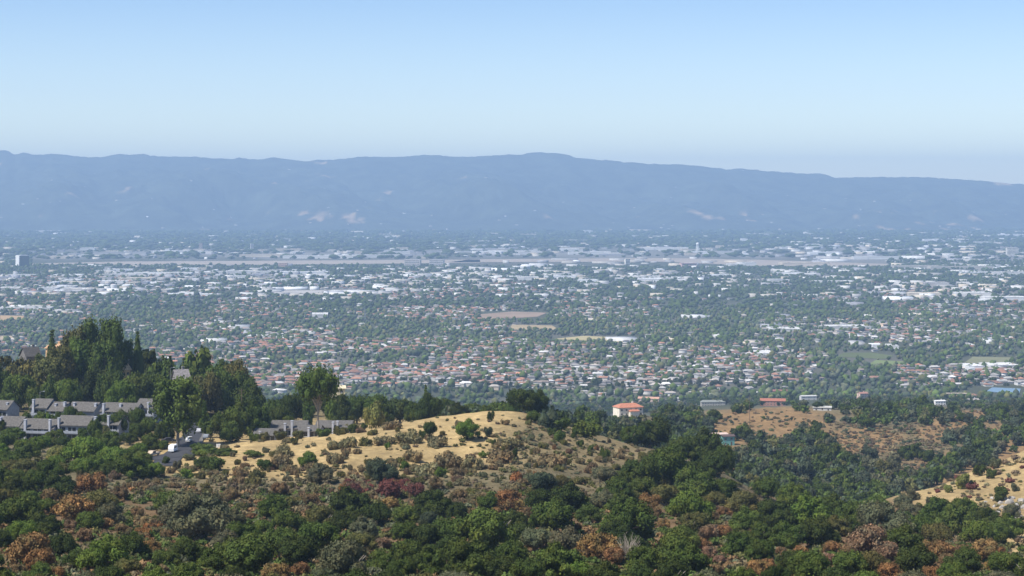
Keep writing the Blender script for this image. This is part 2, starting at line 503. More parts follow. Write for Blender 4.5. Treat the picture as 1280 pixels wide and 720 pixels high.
# nothing may rise above the ridge line itself
zmax = (HOR - np.interp(MX, RIDGE_X, RIDGE_Y))/F*np.minimum(MY, 23500) - ZV + fbm(XW/110, MY/110, 59, 3)*14 + fbm(XW/40, MY/60, 60, 2)*9
zz = np.minimum(zz, zmax)
MZ = ZV - 3 + np.maximum(zz, np.where(MY < 18200, -4, 0))
ii = np.arange(MX.size).reshape(MX.shape)
mq = np.stack([ii[:-1,:-1], ii[:-1,1:], ii[1:,1:], ii[1:,:-1]], -1).reshape(-1, 4)
gr = 0.75*fbm(XW/520, MY/900, 71, 4) + 0.75*fbm(XW/150, MY/330, 75, 3)
low = 0.8*np.exp(-((tt-0.2)/0.22)**2)
tan = sm(gr, 0.62-0.42*low, 0.9-0.42*low)[..., None]
mcol = np.array([0.045, 0.055, 0.035])*(1+0.4*fbm(XW/150, MY/200, 78, 3)[..., None])*(1-tan) + np.array([0.38, 0.27, 0.16])*tan
M['hills'] = vcol("wooded mountain", scale=0.004, var=0.3)
structure(link("hills", new_mesh("hills", np.stack([XW, MY, MZ], -1).reshape(-1, 3), mq, M['hills'], vert_col=mcol.reshape(-1, 3), smooth=True)))

# the hazy air over the valley: one even volume
hz = MB().box(-22000, 22000, -600, 29000, ZV-8, 640)
hm, ht, hb = mat("haze")
ht.nodes.remove(hb)
pv = nd(ht, "ShaderNodeVolumePrincipled")
pv.inputs["Color"].default_value = (*HAZE_COLOR, 1)
pv.inputs["Density"].default_value = HAZE_DENSITY
pv.inputs["Density Attribute"].default_value = ""
pv.inputs["Anisotropy"].default_value = 0.0
ht.links.new(pv.outputs[0], ht.nodes["Material Output"].inputs["Volume"])
try:
    hm.cycles.homogeneous_volume = True
except Exception:
    pass
stuff(hz.build("haze", hm))

# ------------------------------------------------------------------ vegetation meshes (numpy)
def _ico(sub):
    bmx = bmesh.new(); bmesh.ops.create_icosphere(bmx, subdivisions=sub, radius=1.0)
    v = np.array([p.co[:] for p in bmx.verts]); f = np.array([[p.index for p in q.verts] for q in bmx.faces])
    bmx.free(); return v, f
ICO = {s: _ico(s) for s in (1, 2, 3)}

def unit(a):
    return a/np.maximum(np.linalg.norm(a, axis=-1, keepdims=True), 1e-9)

def leaf_quads(g, centers, normals, size, aspect=0.6, droop=0.0):
    """irregular leaf sprays: bent four-cornered faces, one per centre"""
    n = len(centers)
    nrm = unit(normals + g.normal(0, 0.45, (n, 3)))
    a = unit(np.cross(nrm, g.normal(0, 1, (n, 3)) + np.array([0, 0, droop])))
    b = np.cross(nrm, a)
    s = (size*g.uniform(0.55, 1.35, n))[:, None]
    w = s*g.uniform(aspect*0.7, aspect*1.3, (n, 1))
    p0 = centers + a*s; p2 = centers - a*s*g.uniform(0.6, 1.0, (n, 1))
    p1 = centers + b*w + nrm*s*g.uniform(-.25, .35, (n, 1)) + a*s*g.uniform(-.3, .3, (n, 1))
    p3 = centers - b*w + nrm*s*g.uniform(-.25, .35, (n, 1)) + a*s*g.uniform(-.3, .3, (n, 1))
    v = np.stack([p0, p1, p2, p3], 1).reshape(-1, 3)
    return v, np.arange(4*n).reshape(-1, 4)

def crown(name, seed, lobes, nleaf, size, core=0.8, core_sub=2, jitter=0.16, flat=1.0, material=None, up=0.25):
    """lobes: list of (x,y,z,r,squash); leaves sit on and just inside each lobe"""
    g = np.random.default_rng(seed)
    L = np.array(lobes, float)
    wgt = L[:, 3]**2; wgt = wgt/wgt.sum()
    C, N, T = [], [], []
    for (x, y, z, r, sq), wq in zip(L, wgt):
        n = max(6, int(nleaf*wq))
        d = unit(g.normal(0, 1, (n, 3)) + np.array([0, 0, up]))
        rad = r*(1 + jitter*g.normal(0, 1, n) - 0.1*g.random(n))
        # leaf clumps: modulate radius with low-frequency direction noise
        ph = g.uniform(0, 6, 3)
        bump = np.sin(d[:, 0]*6+ph[0])*np.sin(d[:, 1]*6+ph[1])*np.sin(d[:, 2]*5+ph[2])
        rad = rad*(1+0.17*bump)
        c = d*rad[:, None]*np.array([1, 1, sq]) + np.array([x, y, z])
        # drop leaves buried deep in other lobes
        q = (c[:, None, :] - L[None, :, :3])/np.stack([L[:, 3], L[:, 3], L[:, 3]*L[:, 4]], 1)[None]
        deep = ((q**2).sum(-1) < 0.45).any(1)
        keep = ~deep
        C.append(c[keep]); N.append(d[keep]); T.append(np.clip(0.5+0.22*g.normal(0, 1, keep.sum())+0.18*g.normal(), 0, 1))
    C, N, T = np.concatenate(C), np.concatenate(N), np.concatenate(T)
    v, f = leaf_quads(g, C, N, size)
    groups, verts, tint = [f], [v], [T]
    if core:
        iv, jf = ICO[core_sub]
        off = len(v); tri = []
        for (x, y, z, r, sq) in L:
            ph = g.uniform(0, 6, 3)
            k = 1+0.16*np.sin(iv[:, 0:1]*5+ph[0])*np.sin(iv[:, 1:2]*5+ph[1])+0.08*g.normal(0, 1, (len(iv), 1))
            verts.append(iv*k*r*core*np.array([1, 1, sq]) + np.array([x, y, z]))
            tri.append(jf+off); off += len(iv)
            tint.append(np.clip(0.4+0.12*g.normal(0, 1, len(jf)), 0, 1))
        groups.append(np.concatenate(tri))
    return new_mesh(name, np.concatenate(verts), groups, material or M['leaf'], face_attr=np.concatenate(tint))

def oak_lobes(seed, n=20, hz=0.62, base=0.42):
    """crown of half-width 1, centre near z = base; unit tree height about 1.35"""
    g = np.random.default_rng(seed)
    out = [(0, 0, base+0.08, 0.5, 0.8)]
    for i in range(n):
        t = 2.39996*i + g.uniform(-.4, .4)
        e = g.uniform(-0.12, 1.0)
        rr = 0.74*math.cos(e*1.25)*g.uniform(0.75, 1.12)
        r = g.uniform(0.16, 0.38)*(1.0 if e < 0.7 else 0.85)
        out.append((rr*math.cos(t), rr*math.sin(t), base + hz*math.sin(max(e, -.2)*1.3)*g.uniform(.8, 1.1), r, g.uniform(0.65, 0.95)))
    return out

def oak_trunk(seed, name, pale=False, top=0.75):
    g = random.Random(seed)
    mb = MB()
    mb.tube([(0,0,-0.12),(g.uniform(-.03,.03),g.uniform(-.03,.03),.12),(g.uniform(-.08,.08),g.uniform(-.08,.08),.34)], [.10,.07,.055])
    for k in range(6):
        t = k*1.05+g.uniform(-.3,.3); l = g.uniform(.45,.75)
        mb.tube([(0,0,.26),(l*.4*math.cos(t),l*.4*math.sin(t),.36+g.uniform(0,.12)),(l*math.cos(t+.25),l*math.sin(t+.25),g.uniform(.5,.95)*top/.75)], [.05,.034,.012], 5)
    me = mb.build(name, M['palebark'] if pale else M['bark'])
    d = me.data; bpy.data.objects.remove(me); return d

OAK = [(crown("oak crown", 100+i, oak_lobes(200+i, 20+3*(i % 4), (0.58, 0.68, 0.52)[i % 3]), 9500, 0.048, core=0.74), oak_trunk(i, "oak trunk", pale=i % 2 == 0)) for i in range(7)]
# withered trees: no core, sparser dry leaves, twigs show
def dry_lobes(seed):
    L = oak_lobes(seed, 16, 0.6)
    return [(x, y, z, r*0.92, s) for x, y, z, r, s in L]
def twigs(seed, name, n=46, pale=False):
    g = random.Random(seed); mb = MB()
    mb.tube([(0,0,-.1),(.02,.01,.15),(-.03,.03,.4)], [.075,.055,.04])
    for k in range(n):
        t = g.uniform(0, 6.28); e = g.uniform(.15, 1.35); l = g.uniform(.55, 1.0)
        p = Vector((math.cos(t)*math.cos(e), math.sin(t)*math.cos(e), math.sin(e)*.9))
        q = p*l*.55 + Vector((g.uniform(-.08,.08), g.uniform(-.08,.08), .3))
        mb.tube([(0,0,.28+.1*g.random()), q*.6+Vector((0,0,.1)), q, p*l+Vector((g.uniform(-.1,.1), g.uniform(-.1,.1), .34))], [.028,.02,.013,.005], 4)
    o = mb.build(name, M['palebark'] if pale else M['bark']); d = o.data; bpy.data.objects.remove(o); return d
DRY = [(crown("withered crown", 300+i, dry_lobes(310+i), 5200, 0.055, core=0.62, material=M['dryleaf'], jitter=0.2), twigs(i, "withered trunk")) for i in range(4)]
BARE = twigs(77, "bare branches", 90, True)

def shrub_lobes(seed, n=9):
    g = np.random.default_rng(seed); out = [(0, 0, .22, .45, .75)]
    for i in range(n):
        t = 2.4*i+g.uniform(-.4, .4); rr = g.uniform(.3, .72)
        out.append((rr*math.cos(t), rr*math.sin(t), g.uniform(.12, .42)*(1.2-rr*.6), g.uniform(.2, .36), g.uniform(.65, .95)))
    return out
SHRUB = [crown("shrub", 400+i, shrub_lobes(410+i, 7+i), 1500, 0.085, core=0.8, core_sub=1, jitter=0.2) for i in range(5)]
BUSH = [crown("leafy bush", 450+i, oak_lobes(460+i, 10, 0.5, 0.3), 2200, 0.075, core=0.8, core_sub=1) for i in range(3)]
MID = [(crown("woodland crown", 500+i, oak_lobes(510+i, 11, (0.55, 0.75, 0.65)[i % 3]), 1500, 0.10, core=0.82, core_sub=1, jitter=0.14), oak_trunk(50+i, "woodland trunk")) for i in range(5)]

def euc(seed, spread=0.45, n=16, lo=0.34, nleaf=5200):
    """tall open gum: height 1, ragged clumps carried on rising pale limbs"""
    g = random.Random(seed); mb = MB(); L = []
    mb.tube([(0,0,-.03),(.005,0,.15),(g.uniform(-.02,.02),0,.36),(g.uniform(-.03,.03),g.uniform(-.03,.03),.62),(0,0,.85)], [.03,.024,.019,.012,.004], 7)
    for k in range(n):
        t = 2.4*k+g.uniform(-.4,.4); z = lo+(0.93-lo)*((k+.5)/n); s = spread*(1-.25*max(0,(z-.55)/.45))*g.uniform(.35,.9)*(0.75 if z < .45 else 1)
        r = g.uniform(.085,.15)*(0.6+spread)
        c = (s*.75*math.cos(t), s*.75*math.sin(t), z)
        L.append((*c, r, g.uniform(.8,1.25)))
        mb.tube([(0,0,max(.2,z-.28)), (c[0]*.5,c[1]*.5,z-.1), c], [.013,.009,.004], 5)
    L.append((0,0,.89,.12,.9)); L.append((.1,.06,.86,.12,.9)); L.append((-.1,-.05,.85,.12,.9))
    o = mb.build("gum trunk", M['palebark']); d = o.data; bpy.data.objects.remove(o)
    return crown("gum crown", seed+600, L, nleaf, 0.026, core=0.7, core_sub=1, jitter=0.22, up=0.1), d
EUC = [euc(i, 0.42+0.05*(i % 3), 18+2*i) for i in range(4)]
UMB = euc(31, 0.70, 24, 0.64, 4200)

def conifer(seed, wid=0.24):
    g = np.random.default_rng(seed); C, N = [], []
    for k in range(26):
        z = 0.1+0.88*k/25; rad = wid*(1-(z-.1)/.92)**0.85*g.uniform(.85,1.15)+.008
        nb = max(4, int(9*(1-z)+3))
        for j in range(nb):
            t = 6.28*j/nb+g.uniform(-.3,.3)+k
            for s in np.linspace(.25, 1, max(3, int(14*rad/wid))):
                for q in range(3):
                    rr = rad*s*g.uniform(.9,1.05)
                    C.append((rr*math.cos(t)+g.normal(0,.012), rr*math.sin(t)+g.normal(0,.012), z-.09*rad/wid*s+g.normal(0,.008)))
                    N.append((math.cos(t)*.6, math.sin(t)*.6, .7))
    C, N = np.array(C), np.array(N)
    v, f = leaf_quads(g, C, N, .026, .5)
    iv, jf = ICO[2]
    cz = (iv[:, 2:3]+1)/2
    cv = np.concatenate([iv[:, :2]*wid*.72*(1-cz)**.6*1.3, .12+cz*.82], 1)
    T = np.concatenate([np.clip(.5+.25*g.normal(0,1,len(f)),0,1), np.full(len(jf), .35)])
    o = MB().tube([(0,0,-.04),(0,0,.3),(0,0,.9)], [.022,.016,.003]).build("conifer trunk", M['bark']); d = o.data; bpy.data.objects.remove(o)
    return new_mesh("conifer crown", np.concatenate([v, cv]), [f, jf+len(v)], M['leaf'], face_attr=T), d
CON = [conifer(5, .24), conifer(6, .17), conifer(7, .30)]

# ------------------------------------------------------------------ planting
GREENS = {
 'dark': (0.041, 0.060, 0.014), 'deep': (0.056, 0.083, 0.017), 'mid': (0.074, 0.107, 0.022), 'bright': (0.090, 0.142, 0.024),
 'light': (0.15, 0.17, 0.05), 'grey': (0.102, 0.110, 0.060), 'olive': (0.100, 0.101, 0.033), 'bluish': (0.060, 0.078, 0.044),
 'rust': (0.235, 0.118, 0.047), 'orange': (0.27, 0.155, 0.058), 'brown': (0.19, 0.118, 0.055), 'pink': (0.225, 0.130, 0.076), 'tan': (0.28, 0.20, 0.09),
 'wine': (0.14, 0.052, 0.040), 'sage': (0.160, 0.145, 0.076), 'dun': (0.175, 0.138, 0.072), 'heath': (0.135, 0.098, 0.060)}
WORD = {'dark':'very dark green','deep':'deep green','mid':'mid-green','bright':'bright green','light':'pale yellow-green','grey':'grey-green',
        'olive':'olive green','bluish':'bluish green','rust':'rust-brown','orange':'orange-brown','brown':'dull brown','pink':'pinkish brown','tan':'straw-coloured',
        'wine':'wine-red','sage':'sage-grey','dun':'dun brown','heath':'purplish brown'}
def vary(c, a=0.12):
    k = rnd.uniform(1-a, 1+a)
    return tuple(x*k*rnd.uniform(.95, 1.05) for x in c)

def tree(name, cat, meshes, px, d, sx, sz, colour, look, group, parts=True, X=None, grow=0.0, py=None):
    """a tree at the ground: sx half-width scale, sz height scale (metres per mesh unit)"""
    p = at(px, d)
    crown_me, trunk_me = meshes if isinstance(meshes, tuple) else (meshes, None)
    rz = rnd.uniform(0, 6.28)
    if trunk_me is not None and parts:
        r = empty(name, p, rz, (sx, sx, sz))
        link("crown", crown_me, r, vary(GREENS[colour]))
        link("trunk", trunk_me, r)
    else:
        r = link(name, crown_me, None, vary(GREENS[colour]))
        r.location = p; r.rotation_euler = (0, 0, rz); r.scale = (sx, sx, sz)
    thing(r, look, cat, px, py if py is not None else row_of(p.z + 0.6*sz, d), group)
    return r

def T(kind, px, ytop, w, d, colour, look=None):
    """tree whose top reaches row ytop, crown w pixels wide, standing at distance d"""
    p = at(px, d)
    top = (HOR-ytop)/F*d
    h = max(2.0, top-p.z); hw = w/2*d/F
    if kind in ('oak', 'mid'):
        hw = max(hw, h/2.6)
    py = (ytop + row_of(p.z, d))/2
    sz = {'oak':1.38,'bush':1.0,'shrub':0.72,'dry':1.38,'mid':1.42,'gum':1.02,'umb':1.02,'pine':1.0,'bare':1.3}[kind]
    if kind == 'oak':
        return tree("oak_tree", "oak tree", rnd.choice(OAK), px, d, hw*.97, h/sz, colour, look or f"{WORD[colour]} round-crowned oak", "oaks on the slope", py=py)
    if kind == 'dry':
        return tree("withered_oak", "dead tree", rnd.choice(DRY), px, d, hw*.97, h/sz, colour, look or f"{WORD[colour]} withered oak", "withered brown oaks on the slope", py=py)
    if kind == 'mid':
        return tree("woodland_tree", "tree", rnd.choice(MID), px, d, hw*.97, h/sz, colour, look or f"{WORD[colour]} leafy tree", "trees on the hillsides", py=py)
    if kind in ('gum', 'umb'):
        return tree("eucalyptus_tree", "eucalyptus", UMB if kind == 'umb' else rnd.choice(EUC), px, d, hw/(.42 if kind == 'gum' else .52), h/sz, colour, look or f"ragged {WORD[colour]} eucalyptus", "eucalyptus trees by the condominiums", py=py)
    if kind == 'pine':
        return tree("conifer_tree", "conifer", rnd.choice(CON), px, d, hw/.24, h/sz, colour, look or f"pointed {WORD[colour]} conifer", "conifers", py=py)
    if kind == 'bush':
        return tree("leafy_bush", "bush", rnd.choice(BUSH), px, d, hw*.97, h/sz, colour, look or f"{WORD[colour]} leafy bush", "leafy bushes on the dry slopes", parts=False, py=py)
    N_SHRUB[0] += 1
    if N_SHRUB[0] > 285:
        EXTRA.append((p, hw, h, colour)); return None
    return tree("scrub_shrub", "shrub", rnd.choice(SHRUB), px, d, hw, h/sz, colour, look or f"low {WORD[colour]} shrub", "scrub on the dry slopes", parts=False, py=py)

N_SHRUB, EXTRA = [0], []
PLACED = []      # (x, y, w) in photograph pixels, only to keep crowns apart
def G(kind, cx, cy, w, colour, ratio=0.78, dmin=215, look=None):
    """tree whose crown is centred at (cx,cy) and w wide: its distance follows from where its foot meets the ground"""
    hpx = w*ratio
    d = seen_at(cx, cy+hpx*0.5, dmin)
    if d is None:
        return None
    PLACED.append((cx, cy, w))
    p = at(cx, d)
    foot = row_of(p.z, d)
    return T(kind, cx, foot-hpx, w, d, colour, look)

# --- foreground trees that can be told apart in the photograph
for a in [ # x, y, w, colour
 (12,603,16,'rust'),(62,618,26,'brown'),(116,604,44,'rust'),(92,634,56,'orange'),(38,684,66,'orange'),(50,700,50,'rust'),(187,684,30,'orange'),(203,712,18,'tan'),
 (150,615,26,'brown'),(487,629,26,'orange'),(497,634,12,'rust'),(478,680,28,'pink'),(634,624,42,'rust'),(645,632,26,'orange'),(345,716,40,'orange'),(375,712,34,'rust'),
 (812,627,34,'rust'),(816,640,28,'brown'),(750,682,58,'orange'),(735,686,42,'orange'),(768,694,36,'rust'),(887,665,30,'pink'),(918,591,16,'rust'),(885,690,26,'pink'),(905,640,22,'rust'),
 (945,710,36,'orange'),(960,706,26,'rust'),(1085,674,66,'pink'),(1110,688,40,'pink'),(1040,684,26,'rust'),(1176,686,38,'orange'),(1232,686,44,'orange'),(1062,618,16,'rust'),(1112,716,44,'rust'),
 (1250,690,24,'rust'),(312,716,22,'orange'),(668,716,26,'rust'),(1185,700,28,'brown'),(315,646,16,'rust'),(600,708,20,'orange'),
 (172,640,22,'brown'),(182,652,24,'tan'),(152,662,26,'brown'),(133,655,24,'orange'),(208,668,20,'brown'),(230,668,16,'orange'),(105,668,26,'brown'),(88,656,22,'pink'),(235,640,18,'brown'),(270,625,24,'brown'),(290,618,26,'brown'),
 (690,718,22,'rust'),(660,640,20,'brown'),(830,655,20,'orange'),(905,665,28,'rust'),(890,645,22,'brown'),(875,680,26,'rust'),(900,700,22,'pink'),(895,712,24,'brown'),(1060,690,26,'brown'),(1000,690,26,'rust'),(975,690,22,'brown'),(1155,684,30,'orange'),(1205,688,26,'brown'),
 (1035,700,30,'pink'),(1130,700,26,'rust'),(1240,708,26,'orange'),(1165,716,30,'rust'),(440,615,30,'wine'),(485,612,34,'wine'),(520,612,28,'wine'),(575,620,26,'brown'),(545,605,24,'brown'),(700,615,20,'brown'),(425,632,22,'brown'),(390,625,26,'brown'),(350,612,28,'brown'),
 (620,640,20,'orange'),(590,640,18,'brown'),(720,660,20,'brown'),(810,670,20,'olive'),(560,714,24,'rust'),(520,716,20,'brown'),(455,690,20,'brown'),(415,680,18,'tan'),(70,716,28,'rust'),(110,712,22,'brown'),(20,712,26,'brown'),(255,716,20,'orange')]:
    G('dry', *a)
for a in [
 (130,694,66,'bright'),(105,560,58,'bright'),(72,566,34,'light'),(140,570,46,'bright'),(165,582,44,'mid'),(62,585,34,'deep'),(75,606,44,'dark'),(22,640,62,'deep'),(55,655,46,'dark'),(10,575,44,'deep'),
 (30,566,38,'mid'),(20,610,40,'dark'),(75,680,46,'dark'),(250,640,88,'grey'),(215,645,50,'grey'),(305,668,50,'deep'),(310,695,78,'mid'),(270,700,56,'deep'),(160,708,38,'olive'),
 (340,634,42,'deep'),(438,630,60,'dark'),(470,640,44,'dark'),(400,648,50,'olive'),(360,650,46,'deep'),(540,626,56,'dark'),(505,645,40,'mid'),(455,662,44,'grey'),(348,674,58,'mid'),(400,670,60,'deep'),(430,702,84,'grey'),
 (510,690,56,'deep'),(475,702,44,'mid'),(565,662,66,'deep'),(610,660,80,'mid'),(590,696,76,'deep'),(535,668,50,'dark'),(640,690,52,'deep'),(655,668,44,'dark'),
 (678,602,42,'bluish'),(714,622,52,'dark'),(690,644,60,'deep'),(735,640,34,'deep'),(670,672,46,'grey'),(700,702,66,'mid'),(660,710,52,'deep'),(725,712,44,'bright'),
 (862,632,62,'bright'),(785,650,74,'deep'),(770,668,52,'dark'),(835,582,72,'deep'),(800,588,56,'deep'),(770,612,50,'deep'),(868,604,58,'mid'),(850,560,44,'deep'),(895,580,44,'dark'),(905,610,48,'deep'),
 (840,690,70,'mid'),(805,700,50,'deep'),(865,700,56,'deep'),(930,625,46,'olive'),(930,650,44,'mid'),(925,680,44,'deep'),(970,640,50,'dark'),
 (1105,648,70,'grey'),(1065,640,48,'deep'),(1010,640,60,'bright'),(990,620,44,'mid'),(1040,632,44,'deep'),(1020,665,56,'dark'),(985,668,50,'deep'),(1130,676,58,'deep'),(1150,655,46,'deep'),
 (1195,650,56,'mid'),(1225,665,50,'bright'),(1170,665,44,'olive'),(1250,665,40,'deep'),(1145,700,60,'dark'),(1205,700,50,'deep'),(1260,705,52,'mid'),(1010,705,60,'deep'),(1060,705,50,'mid'),(990,700,42,'dark'),
 (1095,630,40,'mid'),(1172,638,46,'deep'),(1205,637,44,'mid'),(1234,646,36,'deep'),(1140,640,36,'grey'),(1262,656,40,'mid'),(1128,628,26,'grey'),(1120,652,44,'deep'),(1265,640,30,'grey'),(960,610,40,'deep')]:
    G('oak', *a)
# --- fill the slope between them
def top_line(x):
    return np.interp(x, [0,100,200,300,400,450,560,640,690,740,800,860,900,960,1060,1110,1160,1230,1280],
                        [560,600,614,632,636,634,622,618,598,584,572,566,566,590,612,632,652,660,690])
GAPS = [(175,640,34,20),(150,662,40,14),(190,655,20,20),(600,615,30,12),(470,612,60,10),(660,600,20,14),(690,716,26,10),(900,690,28,26),(1275,690,22,26),(620,716,14,6),(232,665,10,14),(735,600,30,12),(330,612,90,14),(200,612,40,14)]
def free(x, y, w, k=0.62):
    for (a, b_, c) in PLACED:
        if ((x-a)**2 + ((y-b_)/0.58)**2) < (k*(w+c)/2)**2:
            return False
    return True
pal = ['deep']*6+['dark']*5+['mid']*5+['olive']*3+['grey']*3+['bright']*2+['bluish']
n_fill = 0
for _ in range(9000):
    x = rnd.uniform(-30, 1310); y = rnd.uniform(552, 752)
    if y < top_line(x)+6 or any(((x-a)/c)**2+((y-b_)/e)**2 < 1 for a, b_, c, e in GAPS):
        continue
    w = np.interp(y, [560, 620, 740], [30, 44, 64])*rnd.uniform(0.65, 1.2)
    if free(x, y, w):
        if G('oak', x, y, w, rnd.choice(pal)):
            n_fill += 1
        if n_fill >= 190:
            break
print("fill oaks", n_fill)

# --- greener trees below the condominiums
n = 0
for _ in range(2500):
    x = rnd.uniform(-25, 196); y = rnd.uniform(546, 606)
    if x > 150 and y < 556: continue
    w = rnd.uniform(22, 38)
    if free(x, y, w, .5) and G('oak', x, y, w, rnd.choice(['bright','mid','mid','deep','bright','olive','dark']), .8, 560):
        n += 1
    if n >= 30: break
# --- condominium grove, hill on the left and the crest trees
for a in [
 ('gum',90,412,40,845,'olive'),('gum',112,400,40,850,'mid'),('gum',140,398,42,840,'deep'),('gum',100,424,36,835,'mid'),('gum',130,426,38,820,'mid'),('gum',74,432,34,830,'olive'),('gum',157,424,24,845,'deep'),
 ('pine',172,414,26,850,'deep'),('pine',65,412,26,880,'dark'),('gum',60,446,42,815,'olive'),('mid',10,440,50,850,'olive'),('mid',36,442,38,845,'olive'),('oak',-8,452,44,830,'deep'),('oak',26,460,46,800,'mid'),
 ('oak',62,468,36,790,'mid'),('oak',84,468,36,785,'bright'),('oak',8,486,34,790,'mid'),('oak',48,482,24,778,'deep'),('oak',170,456,52,800,'mid'),('oak',152,466,42,790,'bright'),('oak',194,458,44,805,'mid'),
 ('mid',206,436,44,840,'deep'),('mid',192,430,30,860,'dark'),('oak',118,452,44,815,'dark'),('oak',140,452,36,812,'deep'),('gum',222,470,66,655,'mid','big eucalyptus with pale trunk beside the road'),
 ('mid',246,433,36,830,'mid'),('oak',270,444,56,800,'mid'),('oak',292,446,50,810,'olive'),('mid',280,437,34,830,'dark'),('oak',304,458,40,800,'deep'),('oak',256,458,40,790,'olive'),
 ('oak',318,478,36,770,'deep'),('oak',300,500,38,690,'mid'),('oak',276,508,30,690,'deep'),('bush',252,503,20,720,'bright'),('oak',320,498,34,700,'deep'),('oak',288,520,34,668,'mid'),('oak',340,490,34,760,'deep'),
 ('oak',362,486,38,770,'dark'),('umb',398,462,54,672,'mid','tall eucalyptus with open umbrella crown and bare pale limbs'),('oak',425,490,36,780,'deep'),('oak',350,500,38,730,'deep'),('oak',430,504,28,740,'dark'),
 ('oak',446,490,34,800,'deep'),('oak',470,489,44,800,'deep'),('oak',500,491,44,800,'dark'),('oak',480,498,28,760,'deep'),('bush',467,503,30,722,'light'),('oak',533,490,38,735,'dark'),('pine',532,480,16,800,'deep'),
 ('oak',515,500,22,760,'deep'),('oak',560,496,36,810,'deep'),('oak',590,498,38,830,'deep'),('oak',620,499,34,820,'mid'),('oak',575,502,28,770,'dark'),('oak',608,505,26,770,'deep'),('oak',640,499,30,780,'deep'),
 ('oak',655,481,46,700,'dark'),('oak',672,486,34,705,'dark'),('pine',690,506,26,668,'bluish'),('oak',668,510,22,668,'deep'),('pine',680,512,20,664,'bluish'),
 ('oak',812,517,56,716,'dark'),('oak',790,528,36,705,'deep'),('oak',883,534,50,690,'dark'),('oak',858,540,36,694,'deep'),('oak',905,548,30,680,'deep'),
 ('oak',233,473,26,780,'deep'),('oak',218,470,20,786,'mid'),('oak',30,446,26,900,'olive'),('oak',50,442,24,905,'deep'),
 ('oak',384,488,26,840,'deep'),('oak',408,489,26,850,'mid'),('oak',428,488,24,840,'deep'),('oak',372,488,22,830,'deep'),('bush',415,500,24,760,'mid'),('bush',384,502,22,745,'deep'),
 ('bush',330,540,18,664,'olive'),('bush',350,538,20,666,'olive'),('bush',374,538,22,666,'olive'),('bush',404,535,22,668,'mid'),('bush',426,533,22,668,'olive'),('bush',441,530,16,670,'deep'),('bush',318,541,16,662,'mid'),
 ('oak',68,512,14,722,'deep'),('oak',102,513,13,722,'mid'),('oak',32,512,15,722,'deep'),('bush',76,536,16,680,'mid'),('bush',102,535,18,678,'deep'),('bush',10,540,20,676,'mid'),('oak',172,506,15,720,'deep'),('bush',132,532,14,682,'olive'),
 # trees in front of and between the condominiums
 ('oak',16,531,38,690,'deep'),('oak',50,544,34,668,'deep'),('bush',36,558,30,645,'mid'),('oak',128,512,14,700,'deep'),('oak',119,522,20,690,'mid'),('oak',146,512,22,700,'deep'),('oak',155,508,20,712,'deep'),
 ('oak',184,516,26,690,'mid'),('oak',205,520,26,672,'dark'),('oak',170,526,24,682,'deep'),('bush',140,540,30,668,'mid'),('oak',162,538,26,665,'dark'),('bush',118,546,24,662,'deep'),('oak',190,540,26,652,'mid'),
 ('oak',0,520,20,700,'deep'),('oak',54,508,14,715,'mid'),('bush',60,516,14,708,'bright'),('bush',90,548,26,660,'bright'),('oak',205,548,18,650,'deep'),('oak',88,502,14,735,'deep'),
 ('bush',262,524,22,690,'mid'),('bush',245,556,18,640,'deep'),('oak',256,552,40,618,'mid'),('oak',282,558,32,612,'deep'),('bush',236,568,20,606,'grey'),
 ('bush',316,570,30,604,'mid'),('oak',-18,505,36,740,'deep'),
 ]:
    T(*a)

# --- shrubs and single trees on the golden knoll
for a in [
 ('oak',537,537,20,'dark',1.1),('bush',528,544,12,'deep',.9),('oak',584,536,36,'bright',.75),('bush',614,521,12,'deep',1.1),('bush',610,540,13,'bluish',1.0),('oak',385,574,26,'bright',.8),('oak',400,592,36,'grey',.75),
 ('oak',476,586,44,'bluish',.82),('bush',506,583,14,'bright',.8),('bush',551,590,18,'bright',.7),('bush',484,558,9,'bright',.9),('bush',617,553,8,'deep',1.0),('shrub',436,552,24,'sage',.6),('shrub',457,551,22,'olive',.55),
 ('shrub',418,556,22,'sage',.6),('shrub',355,562,30,'sage',.6),('bush',368,552,12,'olive',.8),('shrub',350,576,34,'dun',.6),('shrub',420,572,26,'sage',.6),('bush',398,585,14,'mid',.8),('shrub',385,540,26,'olive',.45),
 ('shrub',440,535,24,'olive',.5),('bush',455,533,10,'deep',.8),('shrub',490,531,34,'dun',.35),('shrub',510,545,40,'sage',.4),('shrub',480,550,34,'sage',.35),('shrub',545,551,30,'sage',.5),('shrub',560,575,40,'sage',.5),
 ('bush',603,568,12,'bright',.7),('shrub',625,570,40,'dun',.45),('shrub',590,578,36,'sage',.5),('shrub',640,555,34,'sage',.45),('shrub',515,570,30,'dun',.5),('shrub',535,585,36,'sage',.5),('bush',700,545,18,'mid',.8),
 ('bush',718,543,10,'deep',1.3),('bush',756,568,15,'deep',1.0),('bush',738,560,10,'mid',.8),('bush',644,567,12,'dark',1.2),('bush',725,555,12,'deep',.7),('bush',735,537,44,'mid',.5),('bush',690,540,14,'deep',.8),
 ('bush',704,571,6,'mid',.8),('shrub',690,575,40,'dun',.4),('bush',330,582,24,'deep',.6),('bush',270,580,30,'mid',.6),('shrub',300,590,26,'dun',.5),('oak',255,578,28,'deep',.7),('bush',222,582,14,'grey',.9),('bush',185,590,20,'mid',.8),
 ('bush',232,592,24,'bright',.5),('shrub',322,592,22,'olive',.6),('bush',208,576,12,'deep',.8),('bush',700,530,30,'mid',.6),('bush',720,528,26,'bright',.5),('bush',745,532,22,'bright',.5),('bush',765,540,26,'deep',.6)]:
    G(a[0], a[1], a[2], a[3], a[4], a[5], 430)
